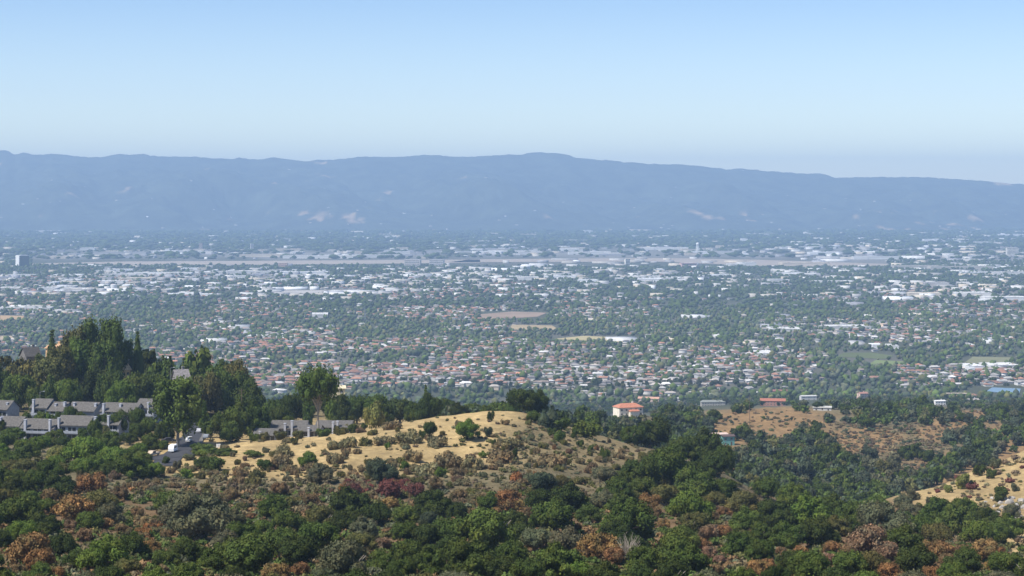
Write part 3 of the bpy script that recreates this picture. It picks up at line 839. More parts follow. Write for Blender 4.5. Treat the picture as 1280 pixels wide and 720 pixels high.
for i in range(16):    # the wine-red thicket at the foot of the knoll
    G('shrub', 470+rnd.uniform(-36, 54), 607+rnd.uniform(-6, 9), rnd.uniform(14, 22), 'wine', .5, 400)
n = 0
def shrub_density(x, y):
    if y < 612 and blob(np.array([x]), np.array([y]), 440, 556, 190, 20)[0] > .5:
        return .16
    if 250 < x < 800 and y < 560:
        return .25
    if x > 1100 and y > 560:
        return .3
    return .95
for _ in range(7000):
    x = rnd.uniform(-20, 820); y = rnd.uniform(520, 640)
    if y > top_line(x)+14 or rnd.random() > shrub_density(x, y):
        continue
    d = seen_at(x, y, 420)
    if d is None or d > 760 or (x < 190 and y < 590) or (185 < x < 260 and y < 580):
        continue
    w = rnd.uniform(5, 20)*(1.15 if y > 580 else .85)
    if free(x, y, w, .5):
        colr_ = rnd.choice(['sage']*5+['dun']*5+['heath']*2+['olive']*3+['grey']*2+(['brown'] if x > 600 else ['olive']))
        G('shrub', x, y, w, colr_, rnd.uniform(.42, .65), 420); n += 1
    if n >= 215:
        break
for gx, gy, rx, ry in GAPS:          # scrub and withered brush in the gaps between the oaks
    for _ in range(7):
        x, y = gx+rnd.uniform(-rx, rx), gy+rnd.uniform(-ry, ry)
        if rnd.random() < .8:
            G('shrub', x, y, rnd.uniform(14, 24), rnd.choice(['brown','dun','heath','olive','sage','rust']), .6)
# leafless grey tree among the oaks
p = at(785, seen_at(785, 705)); r = link("bare_tree", BARE); r.location = p; r.scale = (4.6, 4.6, 5.2); r.color = (.5, .45, .4, 1)
thing(r, "leafless grey tree with bare forking branches", "dead tree", 785, 685)

# houses and yards that stay open to view: columns, rows of roof and foot
CLEARED = [(766,804,503,521),(944,988,496,509),(998,1022,493,501),(1014,1044,506,514),(1070,1087,488,500),(874,908,499,508),(899,920,541,557),(880,908,539,549),(797,826,495,503),(842,855,496,502),(1168,1180,499,505),(1185,1212,490,496),(965,988,486,494)]
SCARP = [(1022,530),(1080,534),(1150,556),(1196,562),(1188,588),(1122,604),(1092,592),(1058,572),(1030,552)]
def in_scarp(x, y):
    c = False
    for (x0, y0), (x1, y1) in zip(SCARP, SCARP[1:]+SCARP[:1]):
        if (y0 > y) != (y1 > y) and x < (x1-x0)*(y-y0)/(y1-y0)+x0:
            c = not c
    return c
def blocks_view(x, foot, w, h):
    return any(x+w*.5 > a and x-w*.5 < b_ and foot > y1-1 and foot-h < y0+(y1-y0)*.62 for a, b_, y0, y1 in CLEARED)
# --- hillside woods to the right and the wooded flat beyond the knoll
BARE_PATCH = [(960,530,60,15),(1060,545,36,12),(1135,552,42,20),(1195,538,18,9),(1215,520,16,7),(1165,542,18,9),(1240,540,14,8),(905,545,16,8),(1010,525,24,8),(965,548,26,8),(910,536,12,6),(1110,575,20,14),(1085,560,26,14)]
def far_w(x, y):
    return 1.0
n_mid = n_scr = 0
SEEN = []
for _ in range(12000):
    x = rnd.uniform(600, 1310); y = rnd.uniform(492, 640)
    d = seen_at(x, y, 780)
    if d is None or d > 2600 or d < 800:
        continue
    if x < 900 and y > 540 and d < 850:
        continue
    bare = any(((x-a)/c)**2+((y-b_)/e)**2 < 1 for a, b_, c, e in BARE_PATCH)
    w = rnd.uniform(7.5, 13.5)*F/d
    if bare:
        w *= rnd.uniform(.22, .45)
    if blocks_view(x, y, w, w) or (in_scarp(x, y) and rnd.random() > .12):
        continue
    k = .50 if not bare else 1.1
    if any(((x-a)**2+((y-b_)/.5)**2) < (k*(w+c_)/2)**2 for a, b_, c_ in SEEN):
        continue
    if bare:
        if n_scr < 60:
            SEEN.append((x, y, w)); n_scr += 1
            T('shrub', x, y-w*.55, w, d, rnd.choice(['heath','sage','dun','olive','grey']))
        continue
    if n_mid >= 262:
        continue
    SEEN.append((x, y, w)); n_mid += 1
    T('mid', x, y-w*rnd.uniform(.75, 1.15), w, d, rnd.choice(['deep']*5+['dark']*3+['mid']*3+['bluish']*3+['grey']*3+['olive']))
print("mid", n_mid, n_scr)
for x, y, w in [(1070,575,14),(1120,565,16),(1150,570,14),(1090,590,16),(1160,558,12),(1180,575,18),(1130,590,16),(1100,548,14),(1145,545,12),(1170,585,14)]:
    for k in range(7):
        G('shrub', x+rnd.uniform(-18, 18), y+rnd.uniform(-8, 8), w*rnd.uniform(.5, .9), rnd.choice(['heath','heath','sage','dun','grey']), .55, 880)
# right-hand golden slope
for x, y, w, c in [(1205,602,26,'light'),(1185,612,14,'light'),(1225,588,20,'deep'),(1240,592,16,'mid'),(1215,605,12,'deep'),(1250,618,24,'deep'),(1268,610,14,'grey'),(1140,618,22,'grey'),(1165,628,18,'grey'),(1150,635,16,'olive'),(1245,580,18,'grey')]:
    G('bush', x, y, w, c, .75, 600)
for x, y, w, c in [(1215,607,22,'wine'),(1203,606,10,'heath'),(1214,615,9,'heath'),(1223,611,8,'heath'),(1205,621,10,'heath'),(1172,614,12,'wine'),(1246,590,20,'heath'),(1262,600,16,'wine'),(1236,597,8,'heath'),(1270,590,14,'heath'),(1150,604,14,'dun'),(1195,625,14,'dun'),(1258,612,10,'wine'),(1275,630,16,'sage'),(1230,630,16,'sage'),(1275,575,18,'dun'),(1262,580,14,'sage'),(1188,600,10,'heath'),(1196,597,10,'wine'),(1208,594,11,'heath'),(1220,592,10,'wine'),(1233,585,14,'heath'),(1245,583,14,'wine'),(1256,577,16,'heath'),(1270,570,18,'heath'),(1278,583,12,'wine'),(1222,618,10,'dun'),(1212,622,9,'wine'),(1234,606,9,'sage'),(1252,605,12,'heath'),(1180,606,9,'sage')]:
    G('shrub', x, y, w, c, .45, 600)

# ------------------------------------------------------------------ the uncountable rest: brush between the trees, far woods
def lite(seed, lobes, nleaf, size, core=0.82):
    """light crown as plain arrays, for merging into one stuff mesh"""
    me = crown("tmp", seed, lobes, nleaf, size, core=core, core_sub=1, jitter=.18)
    v = np.empty(len(me.vertices)*3, np.float32); me.vertices.foreach_get("co", v)
    nl = len(me.loops); lv = np.empty(nl, np.int32); me.loops.foreach_get("vertex_index", lv)
    tot = np.empty(len(me.polygons), np.int32); me.polygons.foreach_get("loop_total", tot)
    tn = np.empty(len(me.polygons), np.float32); me.attributes["tint"].data.foreach_get("value", tn)
    st = np.concatenate([[0], np.cumsum(tot)[:-1]])
    v = v.reshape(-1, 3)
    q = np.stack([lv[st[tot == 4]+k] for k in range(4)], 1) if (tot == 4).any() else np.zeros((0, 4), int)
    t = np.stack([lv[st[tot == 3]+k] for k in range(3)], 1) if (tot == 3).any() else np.zeros((0, 3), int)
    vt = np.zeros(len(v)); 
    for grp, val in ((q, tn[tot == 4]), (t, tn[tot == 3])):
        for k in range(grp.shape[1] if len(grp) else 0):
            vt[grp[:, k]] = val
    bpy.data.meshes.remove(me)
    return v, q, t, vt

def scatter(name, P, SX, SZ, C, variants, material, seed=1):
    """merge many small plants (positions P, half-widths SX, heights SZ, colours C) into one mesh"""
    g = np.random.default_rng(seed)
    P = np.asarray(P, float); n = len(P)
    which = g.integers(0, len(variants), n); ang = g.uniform(0, 6.28, n)
    V, Q, TR, CC, off = [], [], [], [], 0
    for k, (v, q, t, vt) in enumerate(variants):
        s = np.where(which == k)[0]
        if not len(s):
            continue
        ca, sa = np.cos(ang[s])[:, None], np.sin(ang[s])[:, None]
        x = (v[None, :, 0]*ca - v[None, :, 1]*sa)*SX[s][:, None] + P[s, 0:1]
        y = (v[None, :, 0]*sa + v[None, :, 1]*ca)*SX[s][:, None] + P[s, 1:2]
        z = v[None, :, 2]*SZ[s][:, None] + P[s, 2:3]
        V.append(np.stack([x, y, z], -1).reshape(-1, 3))
        offs = off + np.arange(len(s))*len(v)
        if len(q): Q.append((q[None]+offs[:, None, None]).reshape(-1, 4))
        if len(t): TR.append((t[None]+offs[:, None, None]).reshape(-1, 3))
        CC.append((C[s][:, None, :]*(0.72+0.56*vt)[None, :, None]).reshape(-1, 3))
        off += len(s)*len(v)
    gr = []
    if Q: gr.append(np.concatenate(Q))
    if TR: gr.append(np.concatenate(TR))
    return link(name, new_mesh(name, np.concatenate(V), gr, material, vert_col=np.concatenate(CC)))

def blob_tree(seed, sub=1):
    g = np.random.default_rng(seed); v, f = ICO[sub]
    k = 1+0.22*g.normal(0, 1, (len(v), 1))
    w = v*k*np.array([1, 1, .62])+np.array([0, 0, .55])
    w[:, 2] = np.maximum(w[:, 2], 0.05)
    return w, np.zeros((0, 4), int), f, np.clip(.5+.25*g.normal(0, 1, len(v)), 0, 1)
def cone_tree(seed):
    g = np.random.default_rng(seed); v, f = ICO[1]
    c = (v[:, 2:3]+1)/2
    w = np.concatenate([v[:, :2]*(1-.65*c)*(1+.15*g.normal(0, 1, (len(v), 1))), c*1.15], 1)
    return w, np.zeros((0, 4), int), f, np.clip(.4+.2*g.normal(0, 1, len(v)), 0, 1)
LSHRUB = [lite(700+i, shrub_lobes(710+i, 5), 110, .17) for i in range(4)]
LTREE = [lite(720+i, oak_lobes(730+i, 8, .6), 260, .17) for i in range(5)]
BT = [blob_tree(i) for i in range(7)]
BT0 = [cone_tree(i) for i in range(2)]

def gcol(names, n, a=.15):
    base = np.array([GREENS[k] for k in names])[R.integers(0, len(names), n)]
    return base*R.uniform(1-a, 1+a, (n, 1))

def world_pts(px, py, dmin):
    out = []
    for x, y in zip(px, py):
        d = seen_at(x, y, dmin)
        if d is not None and d < 2700:
            X = (x-640)/F*d; out.append((X, d, gz(X, d)))
    return np.array(out)

# undergrowth: brush on the dry knoll and between the oaks
px = R.uniform(-40, 1320, 15000); py = R.uniform(520, 760, 15000)
keep = np.zeros(len(px), bool)
for i, (x, y) in enumerate(zip(px, py)):
    tl = float(top_line(x))
    if y > tl-4:
        keep[i] = R.random() < .62
    elif x < 830 and x > 180:
        dens = 1.5 if y > 584 else (1.7 if (x > 600 and y > 540) or (x > 655 and y > 514) else .30)
        keep[i] = R.random() < dens*(.35+1.3*float(vn(x/22, y/7, 5)))*.55 and not (185 < x < 262 and y < 584)
    elif x > 1120 and y > 560:
        keep[i] = R.random() < .34*(.3+1.4*float(vn(x/14, y/6, 6)))
    elif x < 190 and y > 548:
        keep[i] = R.random() < .6
px, py = px[keep], py[keep]
P = world_pts(px, py, 215)
P = P[(P[:, 1] < 790)]
n = len(P)
knoll = P[:, 1] > 520
C = np.where(knoll[:, None], gcol(['sage', 'sage', 'dun', 'dun', 'heath', 'olive', 'grey', 'olive'], n), gcol(['olive', 'olive', 'olive', 'dun', 'brown', 'deep', 'mid', 'mid', 'grey', 'brown'], n))
sx = np.where(knoll, R.uniform(.35, 1.5, n), R.uniform(.9, 2.2, n))
if EXTRA:
    P = np.concatenate([P, np.array([e[0][:] for e in EXTRA])]); sx = np.concatenate([sx, np.array([e[1] for e in EXTRA])])
    C = np.concatenate([C, np.array([GREENS[e[3]] for e in EXTRA])])
sz = sx*R.uniform(.9, 1.6, len(sx))
stuff(scatter("undergrowth", P, sx, sz, C, LSHRUB, M['treestuff'], 3))
print("undergrowth", len(P))

# brown scrub on the bare hillsides across the ravine
px = R.uniform(870, 1300, 4600); py = R.uniform(510, 612, 4600)
kk = np.array([any(((x-a)/(c*1.25))**2+((y-b_)/(e*1.25))**2 < 1 for a, b_, c, e in BARE_PATCH) or in_scarp(x, y) for x, y in zip(px, py)])
kk &= R.random(4600) < np.where((px < 1030) & (py < 545), .22, .85)
P = world_pts(px[kk], py[kk], 860); P = P[(P[:, 1] > 880) & (P[:, 1] < 2000)]
n = len(P); sx = R.uniform(.8, 2.6, n)
stuff(scatter("hillside_scrub", P, sx, sx*R.uniform(.8, 1.3, n), gcol(['heath', 'heath', 'dun', 'sage', 'grey', 'brown', 'bluish'], n), LSHRUB, M['treestuff'], 5))
# the rest of the hillside woods
px = np.concatenate([R.uniform(560, 1340, 9000), R.uniform(560, 1340, 2600)]); py = np.concatenate([R.uniform(486, 650, 9000), R.uniform(488, 516, 2600)])
ok = []
for x, y in zip(px, py):
    bare = any(((x-a)/c)**2+((y-b_)/e)**2 < 1.05 for a, b_, c, e in BARE_PATCH)
    if in_scarp(x, y) and R.random() > .06:
        continue
    if bare and R.random() > .10:
        continue
    d = seen_at(x, y, 790)
    if d is None or d > 2750 or (x < 900 and y > 540 and d < 850) or (x > 1110 and d < 900):
        continue
    if R.random() > np.interp(d, [800, 1500, 2000, 2700], [.30, .34, .75, .95]):
        continue
    if blocks_view(x, y, 8*F/d, 9*F/d):
        continue
    X = (x-640)/F*d
    ok.append((X, d, gz(X, d), .35 if bare else 1))
ok = np.array(ok); n = len(ok)
sx = R.uniform(2.6, 5.2, n)*ok[:, 3]
stuff(scatter("woods", ok[:, :3], sx, sx*R.uniform(1.0, 1.6, n), gcol(['deep', 'deep', 'dark', 'mid', 'bluish', 'bluish', 'grey', 'olive'], n), LTREE, M['treestuff'], 4))
print("woods", n)

# ------------------------------------------------------------------ buildings on the hills
SOFT = M['objcol']; TILE = M['rooftile']
def zrow(py, d):
    return (HOR-py)/F*d

def condo(px, ytop, wpx, d, rz, look, chimneys=(.2, .8), roofc=(.105, .098, .090), wallc=(.29, .305, .335)):
    p = at(px, d); w = wpx*d/F; H = zrow(ytop, d)-p.z; dep = 9.5
    rh = min(3.0, H*.42); h = max(2.4, H-rh-.2)
    r = empty("condominium", p, rz)
    MB().gable_wall(-w/2, w/2, -dep/2, dep/2, -1.5, h, rh*.97).build("wall", SOFT, r, wallc)
    MB().gable_roof(-w/2-.35, w/2+.35, -dep/2-.8, dep/2+.8, h-.12-rh*.8/(dep/2)*0, rh*1.02, .22).build("roof", TILE, r, roofc)
    for c in chimneys:
        x = -w/2+w*c
        cw, ct, cy = rnd.uniform(.32, .45), h+rh+rnd.uniform(-.9, .35), rnd.choice((-dep/2-.5, -dep/2-.5, -dep/4))
        MB().box(x-cw, x+cw, cy-.45, cy+.75, -1.2, ct).box(x-cw-.1, x+cw+.1, cy-.55, cy+.85, ct, ct+.22).build("chimney", SOFT, r, (.38, .39, .43))
    n = max(1, int(w/3.6)); step = w/n
    for st in range(2 if h > 4.4 else 1):
        z0 = .5+2.7*st
        for k in range(n):
            x = -w/2+step*(k+.5)
            wd = MB().box(x-step*.36, x+step*.36, -dep/2-.06, -dep/2+.1, z0, z0+1.75).build("window", M['glass'], r)
            MB().box(x-.05, x+.05, -dep/2-.1, -dep/2-.07, z0, z0+1.75).box(x-step*.38, x+step*.38, -dep/2-.12, -dep/2-.07, z0-.12, z0).build("frame", M['white'], wd)
    if h > 4.4:
        MB().box(-w/2+.3, w/2-.3, -dep/2-1.5, -dep/2-.14, 2.75, 2.93).box(-w/2+.3, w/2-.3, -dep/2-1.55, -dep/2-1.45, 2.94, 3.8).build("balcony", SOFT, r, (.29, .31, .35))
    sw = MB().box(w/2+.003, w/2+.07, -1.4, .2, 1.0, 2.3).build("window", M['glass'], r)
    thing(r, look, "condominium", px, ytop+12, "grey condominiums on the hill", fixed=look)
    return r
q = math.radians
condo(4, 500, 28, 748, q(-14), "condominium cut off by the left picture edge, behind the front row", (.85,))
condo(56, 498, 22, 748, q(-14), "narrow tall grey condominium in the back row, second from left", (.2,))
condo(77, 502, 20, 746, q(-14), "low-roofed condominium in the back row with two pale chimneys", (.3, .9))
condo(108, 502, 36, 746, q(-14), "wide grey condominium in the middle of the back row", (.15, .95))
condo(154, 503, 46, 744, q(-14), "widest condominium of the back row with long grey roof", (.1, .5))
condo(187, 498, 24, 748, q(-14), "tall condominium closing the right end of the back row", (.75,))
condo(19, 520, 27, 704, q(-12), "leftmost front-row condominium behind dark round oaks", (.1,))
condo(54, 523, 44, 700, q(-12), "front-row condominium with long roof and dark windows, between its neighbours", (.15, .9))
condo(97, 519, 42, 700, q(-12), "front-row condominium with a pale full-length balcony", (.1,))
condo(140, 518, 32, 702, q(-12), "right-hand front-row condominium half hidden by trees", (.05, .6))
condo(334, 535, 28, 690, q(-4), "low condominium wing left of the umbrella-crowned eucalyptus", (.3,), wallc=(.22, .23, .25))
condo(363, 525, 44, 706, q(-4), "grey-roofed condominium with twin white chimneys beyond the golden grass edge", (.42, .62))
condo(389, 532, 26, 694, q(-4), "short condominium wing at the foot of the umbrella-crowned eucalyptus", (.5,), wallc=(.22, .23, .25))
condo(419, 525, 44, 712, q(-4), "grey-roofed condominium right of the umbrella-crowned eucalyptus", (.5, .63))

def house(name, px, ytop, wpx, d, rz, wall, roof, look, hip=0.0, dep=None, rh=None, storeys=1, chimney=True, anchor=None, nwin=None, wing=False, yb=None):
    if yb is not None:
        d = seen_at(px, yb, d*.85) or d
    p = at(px, d)
    w = wpx*d/F; H = max(2.8, zrow(ytop, d)-p.z); dep = dep or w*.62
    rh = rh if rh is not None else min(dep*.24, H*.38); h = H-rh
    r = empty(name, p, rz)
    MB().gable_wall(-w/2, w/2, -dep/2, dep/2, -2.0, h, (rh*.96 if hip == 0 else .01)).build("wall", SOFT, r, wall)
    rf = MB().gable_roof(-w/2-.5, w/2+.5, -dep/2-.6, dep/2+.6, h-.05, rh, .2, hip).build("roof", TILE, r, roof)
    if wing:
        MB().gable_wall(-w*.10, w*.28, -dep/2-2.6, -dep/2+.2, -2.0, h*.62, .01).build("wing", SOFT, r, wall)
        MB().gable_roof(-w*.10-.4, w*.28+.4, -dep/2-3.1, -dep/2+.35, h*.62-.05, rh*.45, .18, 1.0).build("porch_roof", TILE, r, roof)
    if chimney:
        MB().box(w*.22-.5, w*.22+.5, dep*.05, dep*.05+1, h*.8, H+1.0).box(w*.22-.62, w*.22+.62, dep*.05-.12, dep*.05+1.12, H+1.0, H+1.2).build("chimney", SOFT, r, wall)
    nw = nwin or max(2, int(w/3.4)); step = w/nw; ns = 2 if h > 4.6 else 1
    for s_ in range(ns):
        z0 = h-2.1-2.8*(ns-1-s_)
        for k in range(nw):
            if s_ == 0 and k == nw//2:
                continue
            x = -w/2+step*(k+.5)
            y0 = -dep/2
            wd = MB().box(x-.6, x+.6, y0-.05, y0+.1, z0, z0+1.2).build("window", M['glass'], r)
            MB().box(x-.7, x+.7, y0-.13, y0-.06, z0-.14, z0-.01).box(x-.04, x+.04, y0-.1, y0-.06, z0, z0+1.2).build("frame", M['white'], wd)
    x = -w/2+step*(nw//2+.5)
    MB().box(x-.5, x+.5, -dep/2-.05, -dep/2+.1, max(0, h-2.6-2.8*(ns-1)), max(0, h-2.6-2.8*(ns-1))+2.1).build("door", M['timber'], r)
    thing(r, look, "house", px, ytop+6, None, fixed=look)
    return r
RED, TERRA, GREYR, WHITER = (.50, .155, .075), (.36, .15, .085), (.17, .165, .16), (.62, .60, .57)
CREAM, WHITEW, TANW, PINKW = (.72, .62, .46), (.74, .72, .68), (.52, .36, .19), (.60, .44, .36)
house("villa", 785, 504, 32, 1240, q(20), (.68,.62,.52), (.40,.17,.11), "two-storey cream villa with bright red tile roof and white chimney", hip=4, storeys=2, dep=11, rh=2.4, wing=True, yb=520)
house("ranch_house", 966, 498, 31, 1480, q(-8), (.34, .18, .13), (.33, .13, .085), "long red-roofed ranch house on the cleared hilltop", hip=0, dep=11, chimney=False, yb=507.5)
house("hill_house", 1010, 494, 20, 1620, q(10), (.5,.49,.47), (.46,.45,.43), "long low white house with white roof among hilltop trees", dep=9, rh=1.1, nwin=3, chimney=False, yb=500)
house("hill_house", 1028, 508, 22, 1440, q(-10), (.55,.54,.52), (.40, .39, .36), "white flat-roofed house at the right end of the cleared hilltop", dep=9, rh=.9, nwin=3, chimney=False, yb=513)
house("hill_house", 1078, 490, 12, 1780, q(25), PINKW, (.33, .17, .13), "pinkish two-storey house standing among trees beyond the cleared hilltop", storeys=2, yb=499)
house("hill_house", 891, 500, 30, 1420, q(5), (.36, .34, .30), (.20, .21, .19), "long grey-roofed house half sunk in dark trees beyond the ravine", hip=3, dep=10, chimney=False, yb=507)
house("shed", 909, 543, 16, 862, q(15), (.16, .36, .33), (.10, .07, .065), "small teal shed with dark gabled roof by the ravine", dep=4.5, chimney=False, yb=556)
house("outbuilding", 896, 541, 24, 905, q(15), (.50, .40, .34), (.55, .42, .36), "long pale pink-roofed outbuilding behind the teal shed", dep=7, rh=.7, chimney=False, yb=549)
house("hill_house", 811, 496, 26, 1650, q(-12), PINKW, (.48, .28, .20), "wide house with salmon roof beyond the cream villa", dep=10, chimney=False, yb=502)
house("hill_house", 848, 497, 10, 1600, q(8), WHITEW, WHITER, "tiny white house right of the salmon-roofed house", rh=.7, chimney=False, yb=501)
house("hill_house", 1174, 500, 14, 1640, q(12), WHITEW, WHITER, "small white house above the right-hand bare slopes", dep=8, rh=1, yb=506)
house("hill_house", 1198, 491, 30, 1980, q(-6), (.36,.27,.17), (.33, .28, .22), "long tan-roofed house on the wooded ridge near the reservoir", dep=10, rh=.9, chimney=False, yb=498)
house("hill_house", 1216, 498, 14, 1760, q(10), WHITEW, (.30, .27, .25), "white house with dark roof right of the long tan-roofed house", dep=8, yb=504)
house("hill_house", 976, 487, 20, 1850, q(-5), (.33, .18, .15), (.25, .12, .10), "dull red house in the trees beyond the long red-roofed ranch house", dep=9, chimney=False, yb=493)
house("hilltop_house", 38, 434, 19, 955, q(35), (.15, .14, .135), (.07, .066, .064), "dark steep-gabled house among the trees on the left hilltop", rh=4.5, dep=9)
house("hilltop_house", 70, 430, 16, 950, q(-25), (.56, .36, .19), (.42, .26, .15), "tan house peeping out left of the eucalyptus grove", dep=8)
house("hilltop_house", 153, 455, 13, 842, q(40), (.60, .42, .22), (.50, .34, .19), "tan gabled house glimpsed inside the eucalyptus grove", rh=2.6, dep=6)
house("hilltop_house", 226, 462, 17, 800, q(30), (.20, .185, .18), (.23, .21, .205), "grey-brown steep-roofed house behind the roadside eucalyptus", rh=4, dep=6)
house("hilltop_house", 58, 455, 10, 830, q(10), WHITEW, (.35, .33, .32), "small white house low among the hilltop trees at left", dep=6)
house("flat_roofed_hall", 404, 483, 54, 930, q(6), (.60, .52, .34), (.60, .52, .35), "wide flat-roofed tan hall behind the umbrella-crowned eucalyptus", dep=15, rh=.4, chimney=False)

M['pave'] = plain("kerbside paving", (.17, .16, .145), var=.3)
# road, parking lot and vehicles by the condominiums
def ribbon(name, pts, width, material, lift=.25):
    pts = [Vector(p) for p in pts]; fine = []
    for a, b_ in zip(pts[:-1], pts[1:]):
        for k in range(12):
            fine.append(a.lerp(b_, k/12))
    fine.append(pts[-1]); V, Fc = [], []
    for i, p in enumerate(fine):
        dv = (fine[min(i+1, len(fine)-1)]-fine[max(i-1, 0)]); s_ = Vector((-dv.y, dv.x, 0)).normalized()
        for k in range(-2, 3):
            X, Y = p.x+s_.x*width*k/4, p.y+s_.y*width*k/4
            V.append((X, Y, gz(X, Y)+lift))
    for i in range(len(fine)-1):
        for k in range(4):
            Fc.append((i*5+k, i*5+k+1, (i+1)*5+k+1, (i+1)*5+k))
    return structure(link(name, new_mesh(name, V, Fc, material)))
ribbon("road", [at(204, 596), at(214, 622), at(232, 650), at(243, 690), at(248, 730), at(240, 775)], 9, M['asphalt'])
ribbon("parking_lot", [at(185, 618), at(240, 628)], 17, M['asphalt'], .33)
ribbon("pavement", [at(247, 640), at(254, 690), at(258, 730)], 1.3, M['pave'], .4)

def car(name, px, d, rz, paint, look, kind='car'):
    p = at(px, d); p.z += .34
    r = empty(name, p, rz)
    L, Wd = {'car':(4.5,1.8), 'van':(5.2,2.0), 'pickup':(5.4,1.95), 'camper':(6.2,2.4)}[kind]
    if kind in ('camper', 'van'): r.scale = (.72, .78, .82)
    b_ = MB()
    if kind == 'car':
        prof = [(-2.25,.35),(-2.25,.85),(-1.3,.98),(-.7,1.45),(.95,1.45),(1.6,.98),(2.25,.85),(2.25,.35)]
    elif kind == 'van':
        prof = [(-2.6,.4),(-2.6,1.1),(-1.9,1.3),(-1.3,2.0),(2.55,2.05),(2.6,.4)]
    elif kind == 'pickup':
        prof = [(-2.7,.45),(-2.7,1.0),(-1.5,1.1),(-1.0,1.75),(.35,1.75),(.5,1.1),(2.7,1.1),(2.7,.45)]
    else:
        prof = [(-3.1,.55),(-3.1,1.5),(-2.6,2.9),(2.9,2.95),(3.1,2.6),(3.1,.55)]
    n = len(prof)
    b_.add([(x, -Wd/2, z) for x, z in prof]+[(x, Wd/2, z) for x, z in prof], [tuple(range(n))[::-1], tuple(range(n, 2*n))]+[(i, (i+1) % n, n+(i+1) % n, n+i) for i in range(n)])
    b_.build("body", SOFT, r, paint)
    g_ = {'car':[(-.95,1.0,1.38)], 'van':[(-1.0,1.35,1.85)], 'pickup':[(-.9,1.15,1.65)], 'camper':[(-2.0,1.7,2.3)]}[kind][0]
    xe = {'car':1.1, 'van':2.3, 'pickup':.3, 'camper':1.8}[kind]
    for sgn in (-1, 1):
        MB().box(g_[0], xe, sgn*(Wd/2+.015)-.015, sgn*(Wd/2+.015)+.015, g_[1], g_[2]).build("window", M['glass'], r)
        for xx in (-L*.3, L*.3):
            wv = MB().lathe([(.0, -.1), (.34, -.1), (.34, .1), (.0, .1)], 14).build("wheel", M['rubber'], r)
            wv.rotation_euler = (math.pi/2, 0, 0); wv.location = (xx, sgn*(Wd/2-.06), .34)
            rim = MB().lathe([(.0, -.02), (.18, -.02), (.18, .02), (.0, .02)], 10).build("rim", M['steel'], wv); rim.location = (0, 0, -sgn*.115)
    if kind == 'camper':
        MB().box(-.6, 1.0, -.4, .4, 2.94, 3.15).build("roof_vent", M['white'], r)
    thing(r, look, {'car':'car','van':'van','pickup':'pickup truck','camper':'camper'}[kind], px, row_of(p.z+1, d), None, fixed=look)
car("camper", 216, 634, q(84), (.80, .80, .79), "white camper parked end-on on the asphalt lot", 'camper')
car("pickup_truck", 191, 628, q(62), (.50, .40, .30), "tan pickup truck at the left side of the asphalt lot", 'pickup')
car("van", 236, 668, q(86), (.55, .55, .55), "white van beside the road uphill of the lot", 'van')
car("parked_car", 249, 712, q(88), (.40, .40, .42), "pale car parked at the kerb near the top of the road", 'car')
car("parked_car", 258, 676, q(87), (.20, .22, .25), "blue-grey car parked at the kerb on the right of the road", 'car')
car("parked_car", 210, 668, q(20), (.05, .05, .06), "black car in the shade beside the condominium drive", 'car')

p = at(273, 642); r = empty("utility_cabinet", p, q(12), (.7, .7, .7))
MB().box(-.95, .95, -.5, .5, -.2, 1.55).box(-1.02, 1.02, -.57, .57, 1.56, 1.66).build("cabinet", M['white'], r)
MB().box(-.04, .04, -.53, -.51, .1, 1.4).build("door_seam", M['steel'], r)
thing(r, "white utility cabinet on dry grass right of the road", "cabinet", 273, 549, fixed="white utility cabinet on dry grass right of the road")

def pole(px, ytop, d, look, arms=2):
    p = at(px, d); h = zrow(ytop, d)-p.z
    r = empty("utility_pole", p, q(20))
    MB().tube([(0,0,-.5),(0,0,h)], [.19,.13], 8).build("pole", M['timber'], r)
    for k in range(arms):
        MB().box(-1.2, 1.2, -.07, .07, h-.7-1.1*k, h-.55-1.1*k).build("crossarm", M['timber'], r)
    thing(r, look, "utility pole", px, ytop+8, None, fixed=look)
pole(302, 486, 742, "timber utility pole standing before the trees right of the road")
pole(937, 494, 1330, "thin utility pole by the cleared hilltop", 1)
pole(1073, 478, 1900, "tall thin pole above the woods beyond the hilltop houses", 1)
def lamp(px, ytop, d, look):
    p = at(px, d); h = zrow(ytop, d)-p.z; r = empty("street_lamp", p, q(30))
    MB().tube([(0,0,-.3),(0,0,h-.2),(.5,0,h+.1),(1.5,0,h+.2)], [.11,.08,.06,.05], 7).build("post", M['steel'], r)
    MB().box(1.2, 2.0, -.16, .16, h+.12, h+.30).build("lamp_head", M['white'], r)
    thing(r, look, "street lamp", px, ytop+8, None, fixed=look)
lamp(50, 490, 765, "pale street lamp behind the back row of condominiums")
lamp(213, 460, 800, "pale street lamp left of the grey-brown steep-roofed house")

